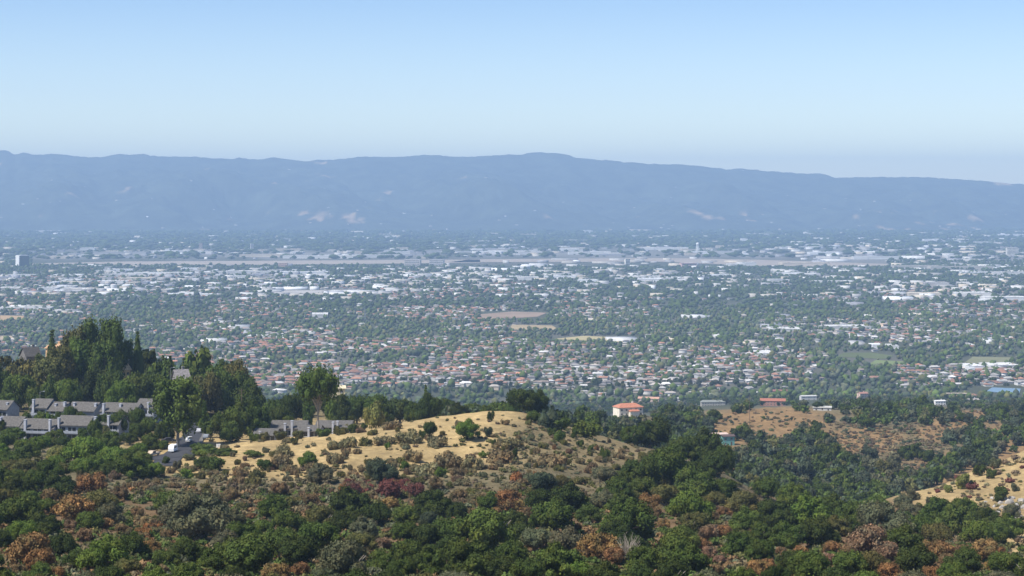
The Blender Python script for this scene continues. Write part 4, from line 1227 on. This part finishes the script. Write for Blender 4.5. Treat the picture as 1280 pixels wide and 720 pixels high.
# grey boulders on the right-hand slope
for i, (px, py, s_) in enumerate([(1262,628,3.0),(1270,634,3.6),(1254,634,2.4),(1277,626,2.6),(1266,641,2.2),(1258,624,1.8),(1240,622,1.7),(1247,640,1.6),(1276,645,2.0),(1232,627,1.3),(1259,636,2.6),(1273,640,2.4),(1265,622,2.2),(1279,634,2.8),(1251,628,1.9),(1243,633,1.5),(1269,647,1.7)]):
    d = seen_at(px, py+2, 560) or 640
    iv, jf = ICO[3]; g_ = np.random.default_rng(900+i)
    ph = g_.uniform(0, 6, 6)
    k = 1+.22*np.sin(iv[:, 0]*3+ph[0])*np.sin(iv[:, 1]*4+ph[1])+.16*np.sin(iv[:, 2]*7+ph[2])*np.sin(iv[:, 0]*8+ph[3])+.1*(vn(iv[:, 0]*5+9, iv[:, 1]*5+iv[:, 2]*4, i)-.5)
    kk = np.sign(np.sin(iv@g_.normal(0, 2.2, 3)))*.05
    o = link("boulder", new_mesh("boulder", iv*(k+kk)[:, None]*np.array([1, .8, .8]), jf, M['rock']))
    o.location = at(px, d); o.scale = (s_*.55, s_*.5, s_*.58); o.rotation_euler = (0, 0, i*1.3)
    thing(o, ("large " if s_ > 2.5 else "small " if s_ < 1.8 else "")+"grey boulder on dry grass", "boulder", px, py, "boulders on the golden slope")

# ------------------------------------------------------------------ the valley: landmarks, works, houses, trees
def flat(px, py):
    X, d = flat_at(px, py)
    return Vector((X, d, ZV))
def sheet(name, corners, c, z=.45, rough=.9, spec=.1, var=.2, scale=.01):
    P_ = [flat(x, y) for x, y in corners]
    me = new_mesh(name, [(p.x, p.y, ZV+z) for p in P_], [tuple(range(len(P_)))], plain(name+" surface", c, rough, spec, var, scale))
    return structure(link(name, me))
TANF = (.33, .27, .20)
sheet("airfield", [(40,331.5),(330,331),(600,328.5),(600,324.5),(330,326),(150,327),(40,329.5)], (.36, .31, .26))
sheet("airfield", [(560,328),(820,327),(1000,334.5),(1110,333),(1110,330),(940,324.5),(820,322.5),(590,324)], (.35, .30, .25))
sheet("dry_field", [(604,400),(672,396),(684,391),(640,389.5),(600,393)], (.30, .22, .16))
sheet("dry_field", [(690,424),(775,428),(800,423),(730,420)], (.40, .34, .18))
sheet("dry_field", [(636,412),(700,413),(690,407),(640,406)], (.37, .29, .17))
sheet("dry_field", [(-20,402),(28,401),(30,395),(-20,394)], (.42, .29, .16))
sheet("dry_field", [(-20,427),(20,425),(14,420),(-20,420)], (.40, .32, .22))
sheet("park_lawn", [(1045,446),(1105,449),(1118,445),(1090,441),(1055,441)], (.115, .135, .055))
sheet("park_lawn", [(1085,456),(1125,458),(1130,452),(1095,450)], (.17, .21, .08))
sheet("park_lawn", [(1205,454),(1262,456),(1268,447),(1216,446)], (.20, .20, .11))
sheet("parking_apron", [(338,367),(455,369),(448,362.5),(345,363)], (.40, .38, .36))
sheet("dry_field", [(1120,364),(1262,366),(1262,359),(1150,358)], (.36, .27, .21))
sheet("reservoir", [(1232,490),(1274,492),(1276,486),(1240,484.5)], (.16, .25, .33), rough=.3, spec=.5, var=.1)
NOTREES = [(40,600,324,332),(560,1110,322,334),(600,684,389,400),(690,800,420,428),(636,700,406,413),(0,30,394,402),(0,20,420,427),(1045,1118,440.5,449.5),(1205,1268,446,456),(338,455,362,369),(1214,1290,483,495),(1085,1130,450,458)]

# one-of-a-kind structures
def landmark(name, loc, rz=0.0):
    return empty(name, loc, rz)
p = flat(28, 334); r = landmark("office_tower", p, q(38))
s_ = p.y/F
MB().box(-6.5*s_, 6.5*s_, -5.5*s_, 5.5*s_, 0, 14.5*s_).build("glass_wall", M['glass'], r)
MB().box(-6.5*s_-.6, -6.5*s_-.01, -5.5*s_, 5.5*s_, 0, 14.5*s_).box(-6.6*s_, 6.6*s_, -5.6*s_, 5.6*s_, 14.5*s_+.01, 15*s_).build("pale_wall", M['white'], r)
MB().box(-3*s_, 2*s_, -2*s_, 2*s_, 15*s_, 15.9*s_).build("roof_plant", M['steel'], r)
thing(r, "", "office tower", 30, 326, fixed="dark glass office tower with pale end wall beside the airfield")
p = flat(872, 315); s_ = p.y/F; r = landmark("water_tower", p)
for k in range(6):
    t = k*math.pi/3
    MB().tube([(2.6*s_*math.cos(t), 2.6*s_*math.sin(t), 0), (1.35*s_*math.cos(t), 1.35*s_*math.sin(t), 8.2*s_)], [.28*s_, .24*s_], 6).build("leg", M['white'], r)
MB().lathe([(.5*s_, 0), (.5*s_, 8*s_)], 10).build("riser_pipe", M['white'], r)
MB().lathe([(.4*s_, 7.6*s_), (1.6*s_, 8.6*s_), (2.0*s_, 9.6*s_), (1.9*s_, 10.6*s_), (1.1*s_, 11.5*s_), (.1*s_, 12*s_)], 20).build("tank", M['white'], r)
thing(r, "", "water tower", 872, 307, fixed="white legged water tower rising above the far industrial roofs")
for px, w_, lb in ((142, 8, "white cylindrical storage tank, left one of a pair"), (160, 15, "wider white storage tank, right one of a pair")):
    p = flat(px, 361); s_ = p.y/F; r = landmark("storage_tank", p)
    MB().lathe([(w_/2*s_, 0), (w_/2*s_, 5*s_)], 28).build("shell", M['white'], r)
    MB().lathe([(w_/2*s_+.3, 5*s_+.01), (w_/3*s_, 5.5*s_), (.2, 5.8*s_)], 28).build("roof", M['white'], r)
    thing(r, "", "storage tank", px, 357, fixed=lb)
p = flat(657, 336); s_ = p.y/F; r = landmark("arena", p)
MB().lathe([(6.5*s_, 0), (7*s_, 3.2*s_)], 28).build("wall", M['white'], r)
MB().lathe([(7.1*s_, 3.2*s_+.01), (6*s_, 4.6*s_), (3*s_, 5.6*s_), (.3*s_, 5.9*s_)], 28).build("roof", M['white'], r)
thing(r, "", "arena", 657, 332, fixed="round white domed arena in front of the airfield")
def pylon(px, yb, h, lb):
    p = flat(px, yb); s_ = p.y/F; r = landmark("steel_pylon", p, q(25)); H = h*s_; b0, b1 = 4.5, .9
    mb = MB()
    for sx_, sy_ in ((1,1),(1,-1),(-1,1),(-1,-1)):
        mb.tube([(sx_*b0, sy_*b0, 0), (sx_*b1*1.3, sy_*b1*1.3, H*.62), (sx_*b1*.6, sy_*b1*.6, H)], [.35,.3,.22], 5)
    for k in range(6):
        z0, z1 = H*k/6, H*(k+1)/6; w0, w1 = np.interp([z0, z1], [0, H*.62, H], [b0, b1*1.3, b1*.6])
        for sg in (1, -1):
            mb.tube([(-w0, sg*w0, z0), (w1, sg*w1, z1)], [.16,.16], 4); mb.tube([(w0, sg*w0, z0), (-w1, sg*w1, z1)], [.16,.16], 4)
    mb.build("lattice_mast", M['steel'], r)
    for z in (.68, .8, .92):
        MB().tube([(-6.5, 0, H*z), (0, 0, H*z+.8), (6.5, 0, H*z)], [.15,.3,.15], 5).build("crossarm", M['steel'], r)
    thing(r, "", "pylon", px, yb-h/2, fixed=lb)
pylon(456, 404, 19, "grey lattice steel pylon rising from the tree belt")
pylon(580, 402, 12, "short grey lattice pylon beside the pale tan field")
pylon(1104, 343, 10, "far slim lattice pylon among the right-hand industrial roofs")
for px, yb, wpx, hpx, c, lb in [
    (251, 313, 4, 9, (.50, .40, .36), "slender brownish tower block beyond the left end of the airfield"),
    (315, 314, 4, 9, (.62, .60, .60), "slender pale tower block beyond the middle hangars"),
    (516, 333, 20, 8, (.60, .56, .52), "broad pale hotel block right of the hangars"),
    (546, 333, 18, 8, (.58, .56, .55), "broad pale hotel block with dark end, second from the hangars"),
    (784, 331, 6, 7, (.72, .69, .62), "narrow cream block standing before the airfield"),
    (774, 353, 10, 5.5, (.78, .77, .75), "square bright white block among the middle trees"),
    (354, 336, 11, 7, (.60, .42, .34), "pinkish stepped block in front of the airfield"),
    (492, 346, 7, 5, (.70, .68, .62), "small cream block among the factory roofs"),
    (860, 334, 20, 5, (.60, .42, .38), "pink brick block before the right airfield strip"),
    (1265, 318, 14, 8, (.70, .66, .58), "cream office block near the right picture edge"),
    (1105, 411, 7, 6, (.72, .55, .42), "cream three-storey block with terracotta top among trees"),
    ]:
    p = flat(px, yb); s_ = p.y/F; r = landmark("office_block", p, q(rnd.uniform(-25, 25)))
    w_, h_, d_ = wpx*s_, hpx*s_, max(14, wpx*s_*.5)
    MB().box(-w_/2, w_/2, -d_/2, d_/2, 0, h_).build("wall", SOFT, r, c)
    MB().box(-w_/2-.4, w_/2+.4, -d_/2-.4, d_/2+.4, h_+.01, h_+1.2).build("roof", SOFT, r, tuple(x*.9 for x in c))
    nf = max(2, int(h_/6))
    for k in range(nf):
        z0 = h_*(k+.3)/nf
        MB().box(-w_/2*.94, w_/2*.94, -d_/2-.15, -d_/2+.1, z0, z0+h_/nf*.42).build("window", M['glass'], r)
    thing(r, "", "office block", px, yb-hpx/2, fixed=lb)

# works, warehouses, schools: long flat-roofed boxes
def works_mesh(seed):
    g_ = random.Random(seed); mb = MB()
    mb.box(-.5, .5, -.5, .5, 0, 1); mb.box(-.505, .505, -.505, -.49, 1.002, 1.07); mb.box(-.505, .505, .49, .505, 1.002, 1.07)
    for k in range(5):
        x, y = g_.uniform(-.4, .4), g_.uniform(-.35, .35); mb.box(x-.03, x+.03, y-.06, y+.06, 1.002, 1.18)
    if seed % 2:
        mb.box(-.5, -.2, -.62, -.502, 0, .75)
    o = mb.build("works", SOFT); d_ = o.data; bpy.data.objects.remove(o); return d_
WORKS = [works_mesh(i) for i in range(4)]
WALLS = [(.62,.61,.59),(.54,.53,.51),(.46,.43,.38),(.70,.70,.70),(.38,.37,.36),(.52,.46,.37),(.33,.33,.35)]
WNAME = ["white","off-white","cream-grey","bright white","grey","cream","blue-grey"]
NW = [0]; WEXTRA = []
def works(px, yb, wpx, hpx, ci=None, depth=None, rz=None):
    p = flat(px, yb); s_ = p.y/F; ci = rnd.randrange(len(WALLS)) if ci is None else ci
    w_, h_, d_ = wpx*s_, max(5, hpx*s_), depth or rnd.uniform(40, 90)
    rz = rnd.uniform(-.12, .12) if rz is None else rz
    NW[0] += 1
    if NW[0] > 296:
        WEXTRA.append((p, w_, d_, h_, ci, rz)); return
    o = link("warehouse", rnd.choice(WORKS), None, WALLS[ci]); o.location = p; o.rotation_euler = (0, 0, rz); o.scale = (w_, d_, h_)
    size = "long" if wpx > 24 else "small" if wpx < 9 else "mid-sized"
    thing(o, f"{size} {WNAME[ci]} flat-roofed warehouse", "warehouse", px, yb-hpx, "warehouses across the valley floor")
for a in [(242,369.5,66,2.6,3,30),(200,343.5,80,3,0),(300,342,70,3,1),(380,342,60,2.4,3),(150,346,40,3.4,1),(95,363,36,3,1),(62,362,24,3,0),(110,373,16,3,2),(32,388,66,4,1,50),(50,386,30,4,2),(8,362,20,3,0),(85,346,36,3,3),(30,346,40,3,0),(170,350,44,3,5),
          (400,323,92,3.5,0,50),(330,321,60,3,5,50),(470,322,60,3.5,0,50),(150,318,70,3,4),(210,316,50,2.5,0),(580,339,30,2,3),(640,316,60,3,0),(670,318,40,3,1),(735,318,50,3,0),(830,312,60,2.5,0),(900,317,40,3,1),(700,348,40,3,3),(735,353,26,3.5,3),(805,348,40,3,0),(812,352,30,4,3),
          (830,351,24,3.5,1),(660,350,26,4,0),(900,346,30,3,3),(1005,331,60,3,5),(920,333,24,3,1),(935,332,18,4,0),(1145,336,60,4,2,50),(1200,337,80,4,2,50),(1230,343,60,3,3),(1262,344,40,4,1),(1170,359,30,6,4,60),(1155,370,40,4,5),(1215,370,44,4.5,0),(1255,376,56,5,0,60),(1240,377,30,3,3),(1000,345,40,3,0),(1040,354,50,3,0),(970,353,20,4,1),(985,343,40,2.5,3),(1075,344,24,2.5,2),
          (1095,324,60,3.5,0),(1150,322,50,3,2),(1210,322,60,3,0),(1030,318,40,3,3),(1000,311,50,2.5,0),(1165,302,22,3,3),(1220,305,40,2.5,0),(1268,296,40,3,3),(955,443,26,3,0),(1095,435,14,5,3),(1112,435,18,4,0),(1050,411,34,4,1),(1075,411,22,4,0),(980,414,40,4,1),(345,422,22,2.5,3),(325,422,30,2.4,1),(400,396,20,4,1),(1250,460,40,5,0),(1215,462,20,6,3),
          (335,279,20,1.6,0),(525,279,40,1.6,0),(190,275,24,1.5,0),(60,290,36,2,1),(485,297,20,2,3),(310,277,24,1.4,0),(410,288,24,2,5),(735,291,10,3,3),(660,295,20,2.5,5),(930,302,8,3.5,3),(910,302,22,1.5,5),(1075,288,24,1.5,0),(620,299,30,2,3),(560,305,40,2,0),(600,303,30,2,1)]:
    works(a[0], a[1], a[2], a[3], a[4], a[5] if len(a) > 5 else None)
for x0, x1, y0, y1, n in [(120,420,336,352,34),(0,240,345,372,34),(40,560,312,323,34),(560,960,308,320,34),(620,960,338,352,26),(980,1280,306,328,44),(1120,1280,330,345,14),(960,1130,335,356,16),(1100,1280,354,378,14),(300,520,345,372,34),(500,640,336,356,26),(0,110,375,392,8),
                       (0,1280,286,312,70),(0,1280,272,288,40),(300,640,372,386,6),(700,1280,380,430,16),(240,420,405,430,8),(620,960,322,336,24),(1150,1280,285,305,18),(960,1180,300,318,22)]:
    for _ in range(int(n*1.5)):
        y = rnd.uniform(y0, y1); x = rnd.uniform(x0, x1)
        works(x, y, rnd.choice([6,8,10,12,16,20,28,34])*np.interp(y, [272,330,430],[.7,1,1.1]), rnd.uniform(1.3, 3.2)*np.interp(y, [272,330,430],[.7,1,1.2]))

# houses of the town on jittered street rows
HP = [(190,330,425,460,.7),(250,640,424,484,.95),(330,420,410,428,.4),(480,640,384,403,.9),(480,640,360,375,.75),(270,345,376,396,.7),(330,395,380,396,.5),(560,640,400,414,.5),(640,960,430,472,.9),(640,960,466,500,.55),(600,760,360,369,.7),(640,830,372,379,.5),
      (700,840,384,398,.6),(780,960,402,422,.6),(960,1010,395,440,.5),(1000,1150,400,428,.6),(1080,1180,413,434,.85),(1150,1280,400,436,.5),(980,1140,363,379,.6),(1120,1280,375,400,.55),(960,1030,440,480,.55),(200,330,392,416,.35),(150,260,402,422,.3),(0,150,372,402,.4),(1120,1290,458,484,.8),(0,100,415,440,.4),(0,640,345,372,.3),(0,1280,338,500,.06)]
def patch_density(px, py, patches):
    out = np.zeros(len(px))
    for x0, x1, y0, y1, v in patches:
        e = 14.0; ey = 2.5
        m_ = np.clip((px-x0)/e+.5, 0, 1)*np.clip((x1-px)/e+.5, 0, 1)*np.clip((py-y0)/ey+.5, 0, 1)*np.clip((y1-py)/ey+.5, 0, 1)
        out = np.maximum(out, m_*v)
    return out
def on_bare(px, py, grow=0):
    m_ = np.zeros(len(px), bool)
    for x0, x1, y0, y1 in NOTREES:
        m_ |= (px > x0-grow) & (px < x1+grow) & (py > y0) & (py < y1)
    return m_
SKY_X = [-40,0,60,90,150,180,230,280,310,380,440,520,600,640,660,690,760,840,900,1000,1060,1150,1200,1320]
SKY_Y = [452,452,424,402,400,425,436,440,466,474,484,484,490,490,481,492,490,488,488,482,480,476,484,486]
P_, ANG = [], []
for (xa, xb, ya, yb_, ang) in [(-2600,-500,2880,9800,.22),(-500,350,2880,9800,-.18),(350,2600,2880,9800,.10)]:
    for v in np.arange(ya-700, yb_+700, 46.0):
        for side in (-11, 11):
            us = np.arange(xa-900, xb+900, 16.5)+R.uniform(-3, 3)
            us = us+R.normal(0, 1.3, len(us)); vs = np.full(len(us), v+side)+R.normal(0, 1.6, len(us))
            cx = (xa+xb)/2
            X = cx+(us-cx)*math.cos(ang)-(vs-5500)*math.sin(ang); Y = 5500+(us-cx)*math.sin(ang)+(vs-5500)*math.cos(ang)
            k = (X > xa) & (X < xb) & (Y > ya) & (Y < yb_) & (np.abs(X) < .275*Y)
            P_.append(np.stack([X[k], Y[k]], 1)); ANG.append(np.full(k.sum(), ang))
P_ = np.concatenate(P_); ANG = np.concatenate(ANG)
hpx = 640+F*P_[:, 0]/P_[:, 1]; hpy = HOR+300*F/P_[:, 1]
dens = patch_density(hpx, hpy, HP)*np.clip(-.05+1.9*vn(P_[:, 0]/230, P_[:, 1]/330, 13), .08, 1.15)
dens = dens*np.where(hpy < 372, .38, np.interp(hpx, [600, 700], [.70, .66]))
keep = (R.random(len(P_)) < dens) & ~on_bare(hpx, hpy, 3) & (hpy < np.interp(hpx, SKY_X, SKY_Y)+22)
P_, ANG, hpx, hpy = P_[keep], ANG[keep], hpx[keep], hpy[keep]
nH = len(P_)
Wd_, Dp_ = R.uniform(11, 19, nH), R.uniform(8, 12, nH)
Hh_ = np.where(R.random(nH) < .3, 5.6, 3.1)+R.uniform(-.3, .4, nH)
Rz_ = ANG+np.where(R.random(nH) < .35, math.pi/2, 0)+R.normal(0, .06, nH)
ROOFS = np.array([(.29,.155,.105),(.23,.13,.095),(.20,.16,.135),(.29,.275,.26),(.15,.14,.135),(.38,.34,.30),(.37,.18,.115),(.52,.50,.48)])
RNAME = ["terracotta","brick-red","brown","grey","dark grey","sandy","bright tile-red","whitish"]
west = hpx < 650
pr = np.where(west[:, None], np.array([.27,.19,.14,.12,.08,.08,.06,.06]), np.array([.14,.12,.17,.20,.13,.10,.04,.10]))
ri = (R.random((nH, 1)) > np.cumsum(pr, 1)).sum(1).clip(0, 7)
HWALL = np.array([(.52,.48,.42),(.58,.56,.52),(.45,.38,.30),(.64,.63,.61),(.40,.375,.35)])
HWN = ["cream","off-white","tan","white","stone-coloured"]
wi = R.integers(0, 5, nH)
order = np.argsort(P_[:, 1])
vis = hpy < np.interp(hpx, SKY_X, SKY_Y)+4
inside = (hpx > 4) & (hpx < 1276)
chosen = [i for i in order if vis[i] and inside[i]][:296]
chs = set(int(i) for i in chosen)
def house_pair(k):
    mb, rf = MB(), MB()
    if k == 0:
        mb.gable_wall(-.5,.5,-.5,.5,-.1,1,.32); rf.gable_roof(-.54,.54,-.58,.58,.97,.36,.06)
    elif k == 1:
        mb.box(-.5,.5,-.5,.5,-.1,1); rf.gable_roof(-.55,.55,-.58,.58,.99,.46,.06,.26)
    else:
        mb.box(-.5,.5,-.5,.35,-.1,1); mb.box(-.5,-.12,-.85,-.502,-.1,.9); rf.gable_roof(-.55,.55,-.56,.42,.99,.42,.06,.2); rf.gable_roof(-.54,-.08,-.92,-.40,.89,.30,.05)
    a_, b__ = mb.build("wall", SOFT), rf.build("roof", TILE)
    da, db = a_.data, b__.data; bpy.data.objects.remove(a_); bpy.data.objects.remove(b__); return da, db
HM = [house_pair(k) for k in range(3)]
for i in chosen:
    i = int(i)
    r = empty("town_house", (P_[i, 0], P_[i, 1], gz(P_[i, 0], P_[i, 1])), Rz_[i], (Wd_[i], Dp_[i], Hh_[i]))
    a_, b__ = HM[i % 3]
    link("wall", a_, r, tuple(HWALL[wi[i]])); link("roof", b__, r, tuple(ROOFS[ri[i]]*R.uniform(.85, 1.2)))
    st = "two-storey " if Hh_[i] > 4.5 else ""
    thing(r, f"{HWN[wi[i]]} {st}house with {RNAME[ri[i]]} roof", "house", hpx[i], hpy[i]-2, "town houses on the valley floor")
# the remaining houses as one mass
rest = np.array([i for i in range(nH) if i not in chs])
V, Q, TR, CC, off = [], [], [], [], 0
n = len(rest); c_, s__ = np.cos(Rz_[rest])[:, None], np.sin(Rz_[rest])[:, None]
lx = np.array([-.5,.5,.5,-.5,-.5,.5,.5,-.5, -.54,.54,.54,-.54,-.3,.3]); ly = np.array([-.5,-.5,.5,.5]*2+[-.58,-.58,.58,.58,0,0])
w1 = lx[None]*Wd_[rest][:, None]; d1 = ly[None]*Dp_[rest][:, None]
X = P_[rest, 0:1]+w1*c_-d1*s__; Y = P_[rest, 1:2]+w1*s__+d1*c_
hz_ = Hh_[rest][:, None]
Z = ZV+np.concatenate([np.zeros((n, 4)), np.repeat(hz_, 4, 1), np.repeat(hz_+.05, 4, 1), np.repeat(hz_+2.2, 2, 1)], 1)
vv = np.stack([X, Y, Z], -1).reshape(-1, 3); offs = (np.arange(n)*14)[:, None, None]
fq = np.array([(0,1,5,4),(1,2,6,5),(2,3,7,6),(3,0,4,7),(8,9,13,12),(10,11,12,13)]); ft = np.array([(11,8,12),(9,10,13)])
col_ = np.concatenate([np.repeat(HWALL[wi[rest]][:, None], 8, 1), np.repeat((ROOFS[ri[rest]]*R.uniform(.85, 1.2, (n, 1)))[:, None], 6, 1)], 1).reshape(-1, 3)
stuff(link("town_houses", new_mesh("town_houses", vv, [(fq[None]+offs).reshape(-1, 4), (ft[None]+offs).reshape(-1, 3)], M['town'], vert_col=col_)))
print("houses", nH, "warehouses", NW[0])
# further flat roofs, and the pale specks of houses on the far foothills
bx = []
for p, w_, d_, h_, ci, rz in WEXTRA:
    bx.append((p.x, p.y, ZV, w_, d_, h_, rz, WALLS[ci]))
for _ in range(300):
    y = 1; px_ = R.uniform(-30, 1310); D = R.uniform(17000, 17000+6000*R.random()**1.5); X = (px_-640)/F*D
    i = np.argmin(np.abs(md-D)); j = np.argmin(np.abs(mp-px_))
    bx.append((X, D, max(ZV, MZ[i, j]-1), R.uniform(12, 34), R.uniform(10, 18), R.uniform(5, 10), R.uniform(-.5, .5), WALLS[R.integers(0, 6)]))
for _ in range(900):
    py = R.uniform(290, 372); px_ = R.uniform(-20, 1300)
    if on_bare(np.array([px_]), np.array([py]))[0]: continue
    X, D = flat_at(px_, py)
    bx.append((X, D, ZV, R.uniform(14, 50), R.uniform(12, 30), R.uniform(6, 12), R.uniform(-.3, .3), WALLS[R.integers(0, 7)]))
B = np.array([b_[:7] for b_ in bx]); BC = np.array([b_[7] for b_ in bx])*R.uniform(.75, 1.1, (len(bx), 1))
lx = np.array([-.5,.5,.5,-.5]*2); ly = np.array([-.5,-.5,.5,.5]*2); lz = np.array([0]*4+[1]*4)
c_, s__ = np.cos(B[:, 6:7]), np.sin(B[:, 6:7]); w1, d1 = lx[None]*B[:, 3:4], ly[None]*B[:, 4:5]
vv = np.stack([B[:, 0:1]+w1*c_-d1*s__, B[:, 1:2]+w1*s__+d1*c_, B[:, 2:3]+lz[None]*B[:, 5:6]], -1).reshape(-1, 3)
fq = np.array([(0,1,5,4),(1,2,6,5),(2,3,7,6),(3,0,4,7),(4,5,6,7)]); offs = (np.arange(len(B))*8)[:, None, None]
stuff(link("distant_buildings", new_mesh("distant_buildings", vv, (fq[None]+offs).reshape(-1, 4), M['town'], vert_col=np.repeat(BC, 8, 0))))

# town trees
TP = [(x0, x1, y0, y1, 0.16*v) for x0, x1, y0, y1, v in HP if v > .2]
WP = [(120,420,337,352,.8),(0,240,348,370,.6),(40,560,312,323,.85),(560,1110,310,322,.85),(620,960,340,352,.5),(980,1280,308,330,.6),(300,520,346,370,.5),(500,640,338,356,.5),(1100,1280,354,378,.6)]
def tree_mask(px, py):
    m_ = 1-np.maximum(patch_density(px, py, TP), patch_density(px, py, WP)*.88)
    return m_*~on_bare(px, py)
def valley_trees(d0, d1, n, s0, s1, hk):
    D = np.sqrt(R.uniform(d0*d0, d1*d1, n)); px_ = R.uniform(-60, 1340, n)
    py_ = HOR+300*F/D; X = (px_-640)/F*D
    clump = vn(X/(D*.02), D/(D*.0+220), 91)
    k = (R.random(n) < tree_mask(px_, py_)*(.35+1.0*clump)) & (py_ < np.interp(px_, SKY_X, SKY_Y)+34)
    X, D, px_, py_ = X[k], D[k], px_[k], py_[k]
    sx_ = R.uniform(s0, s1, len(X))*R.choice([.7, 1, 1, 1.35], len(X)); sz_ = sx_*R.uniform(hk*.8, hk*1.35, len(X))
    return np.stack([X, D, ground(X, D)], 1), sx_, sz_, px_, py_
PN, SN, ZN, TX, TY = valley_trees(2750, 5200, 27000, 2.6, 5.2, 1.55)
C = gcol(['deep','deep','dark','mid','bluish','bluish','olive','grey','deep','dark'], len(PN), .2)
order = [i for i in np.argsort(PN[:, 1]) if 0 < TX[i] < 1280 and TY[i] < np.interp(TX[i], SKY_X, SKY_Y)-2][:290]
names = list(WORD)
for i in order:
    cn = min(('deep','dark','mid','bluish','olive','grey'), key=lambda k: abs(GREENS[k][0]-C[i][0])+abs(GREENS[k][1]-C[i][1])+abs(GREENS[k][2]-C[i][2]))
    o = link("town_tree", MID[int(i) % 5][0], None, tuple(C[i])); o.location = PN[i]; o.scale = (SN[i], SN[i], ZN[i]*.75); o.rotation_euler = (0, 0, R.uniform(0, 6))
    sh = "tall narrow" if ZN[i] > 1.75*SN[i] else "spreading" if ZN[i] < 1.3*SN[i] else "round"
    thing(o, f"{sh} {WORD[cn]} town tree", "tree", TX[i], TY[i]-ZN[i]/PN[i, 1]*F*.5, "trees between the town houses")
mask = np.ones(len(PN), bool); mask[order] = False
st = [(PN[mask], SN[mask], ZN[mask], C[mask])]
P2, S2, Z2, _, _ = valley_trees(5200, 9500, 34000, 4.2, 8.0, 1.15)
P3, S3, Z3, _, _ = valley_trees(9500, 21000, 30000, 9, 24, .62)
for P0, S0, Z0 in ((P2, S2, Z2), (P3, S3, Z3)):
    st.append((P0, S0, Z0, gcol(['deep','dark','dark','bluish','deep'], len(P0), .2)*.9))
stuff(scatter("town_trees", *[np.concatenate([s[k] for s in st]) for k in range(4)], BT+BT0[:1], M['treestuff'], 8))
print("valley trees", sum(len(s[0]) for s in st))

# ------------------------------------------------------------------ labels that single each thing out
ANCH = [("the leafless grey tree",785,682),("the wine-red thicket",470,607),("the cream red-roofed villa",785,513),("the white camper",216,560),("the umbrella-crowned eucalyptus",398,490),
 ("the grey boulders",1264,632),("the teal shed",909,550),("the big roadside eucalyptus",222,512),("the long red-roofed ranch house",966,502),("the golden knoll's summit",600,515),("the leftmost condominiums",15,520),("the widest condominium roof",154,510),
 ("the twin-chimneyed condominium",363,531),("the white utility cabinet",273,549),("the golden right-hand slope",1195,610),("the cleared hilltop pasture",940,530),("the brown rocky hillside",1130,565),
 ("the bottom left corner",0,720),("the bottom right corner",1280,720),("the bottom edge's centre",640,720),("the bottom edge's left third",427,720),("the bottom edge's right third",853,720),("the bottom edge's left sixth",213,720),("the bottom edge's right sixth",1067,720),
 ("the left edge's lower part",0,610),("the right edge's lower part",1280,670),("the knoll's lower left tip",200,580),("the knoll's right flank",770,560),("the ravine mouth",1060,610),("the broad eucalyptus grove",120,440),
 ("the dark office tower",30,326),("the water tower",872,307),("the white storage tanks",150,357),("the round domed arena",657,332),("the tall lattice pylon",456,394),("the pale tan field",640,395),("the yellow field",745,424),("the reservoir",1252,488),("the green park lawn",1070,445),
 ("the long white hangars",420,321),("the pale hotel blocks",530,329),("the square white block",774,350),("the far slim pylon",1104,338),("the cream corner block",1265,314),("the cream terracotta block",1105,408),("the left edge's middle",0,365),("the right edge's middle",1280,400),
 ("the crest oaks",660,490),("the wooded skyline",520,488),("the trees beyond the villa",840,492),("the pointed skyline conifer",532,482)]
ORD = ["nearest","second-nearest","third-nearest","fourth-nearest","fifth-nearest","sixth-nearest","seventh-nearest","eighth-nearest","ninth-nearest","tenth-nearest"]
def ordinal(i):
    if i < len(ORD): return ORD[i]
    tens = ["","","twent","thirt","fort","fift"]
    teen = ["eleventh","twelfth","thirteenth","fourteenth","fifteenth","sixteenth","seventeenth","eighteenth","nineteenth"]
    return (teen[i-10] if i < 19 else f"{i+1}th")+"-nearest"
by_cat = {}
for t_ in THINGS:
    by_cat.setdefault((t_['cat'], t_['o'].name.split('.')[0]), []).append(t_)
for (_, nm), L in by_cat.items():
    if nm in ("oak_tree", "woodland_tree", "scrub_shrub", "leafy_bush", "withered_oak"):
        sz = sorted(t_['o'].scale[0]*F/max(1, t_['o'].location[1]) for t_ in L)
        lo, hi = sz[len(sz)//4], sz[3*len(sz)//4]
        for t_ in L:
            s_ = t_['o'].scale[0]*F/max(1, t_['o'].location[1])
            if not t_['look'].startswith(("big", "tall", "low")):
                t_['look'] = ("small " if s_ < lo else "large " if s_ > hi else "")+t_['look']
used = {}
for t_ in THINGS:
    if t_['fixed']:
        t_['o']['label'] = t_['fixed']; continue
    best = min(ANCH, key=lambda a: math.hypot(a[1]-t_['x'], (a[2]-t_['y'])*1.6))
    dx, dy = t_['x']-best[1], (t_['y']-best[2])*1.6
    if math.hypot(dx, dy) < 5:
        rel = "beside"
    elif abs(dx) > 2.2*abs(dy):
        rel = "left of" if dx < 0 else "right of"
    elif abs(dy) > 2.2*abs(dx):
        rel = "in front of" if dy > 0 else "beyond"
    else:
        rel = ("in front and " if dy > 0 else "beyond and ")+("left of" if dx < 0 else "right of")
    used.setdefault((t_['look'], rel, best[0]), []).append((math.hypot(dx, dy), t_))
for (look, rel, anc), L in used.items():
    L.sort(key=lambda a: a[0])
    for i, (_, t_) in enumerate(L):
        lab = f"{look} {rel} {anc}" if len(L) == 1 else f"{ordinal(i)} {look} {rel} {anc}"
        if len(lab.split()) > 16:
            lab = lab.replace(" round-crowned", "").replace(" two-storey", "").replace("very dark green", "dark").replace(" town tree", " tree").replace("in front and left", "front-left").replace("in front and right", "front-right")
        t_['o']['label'] = lab
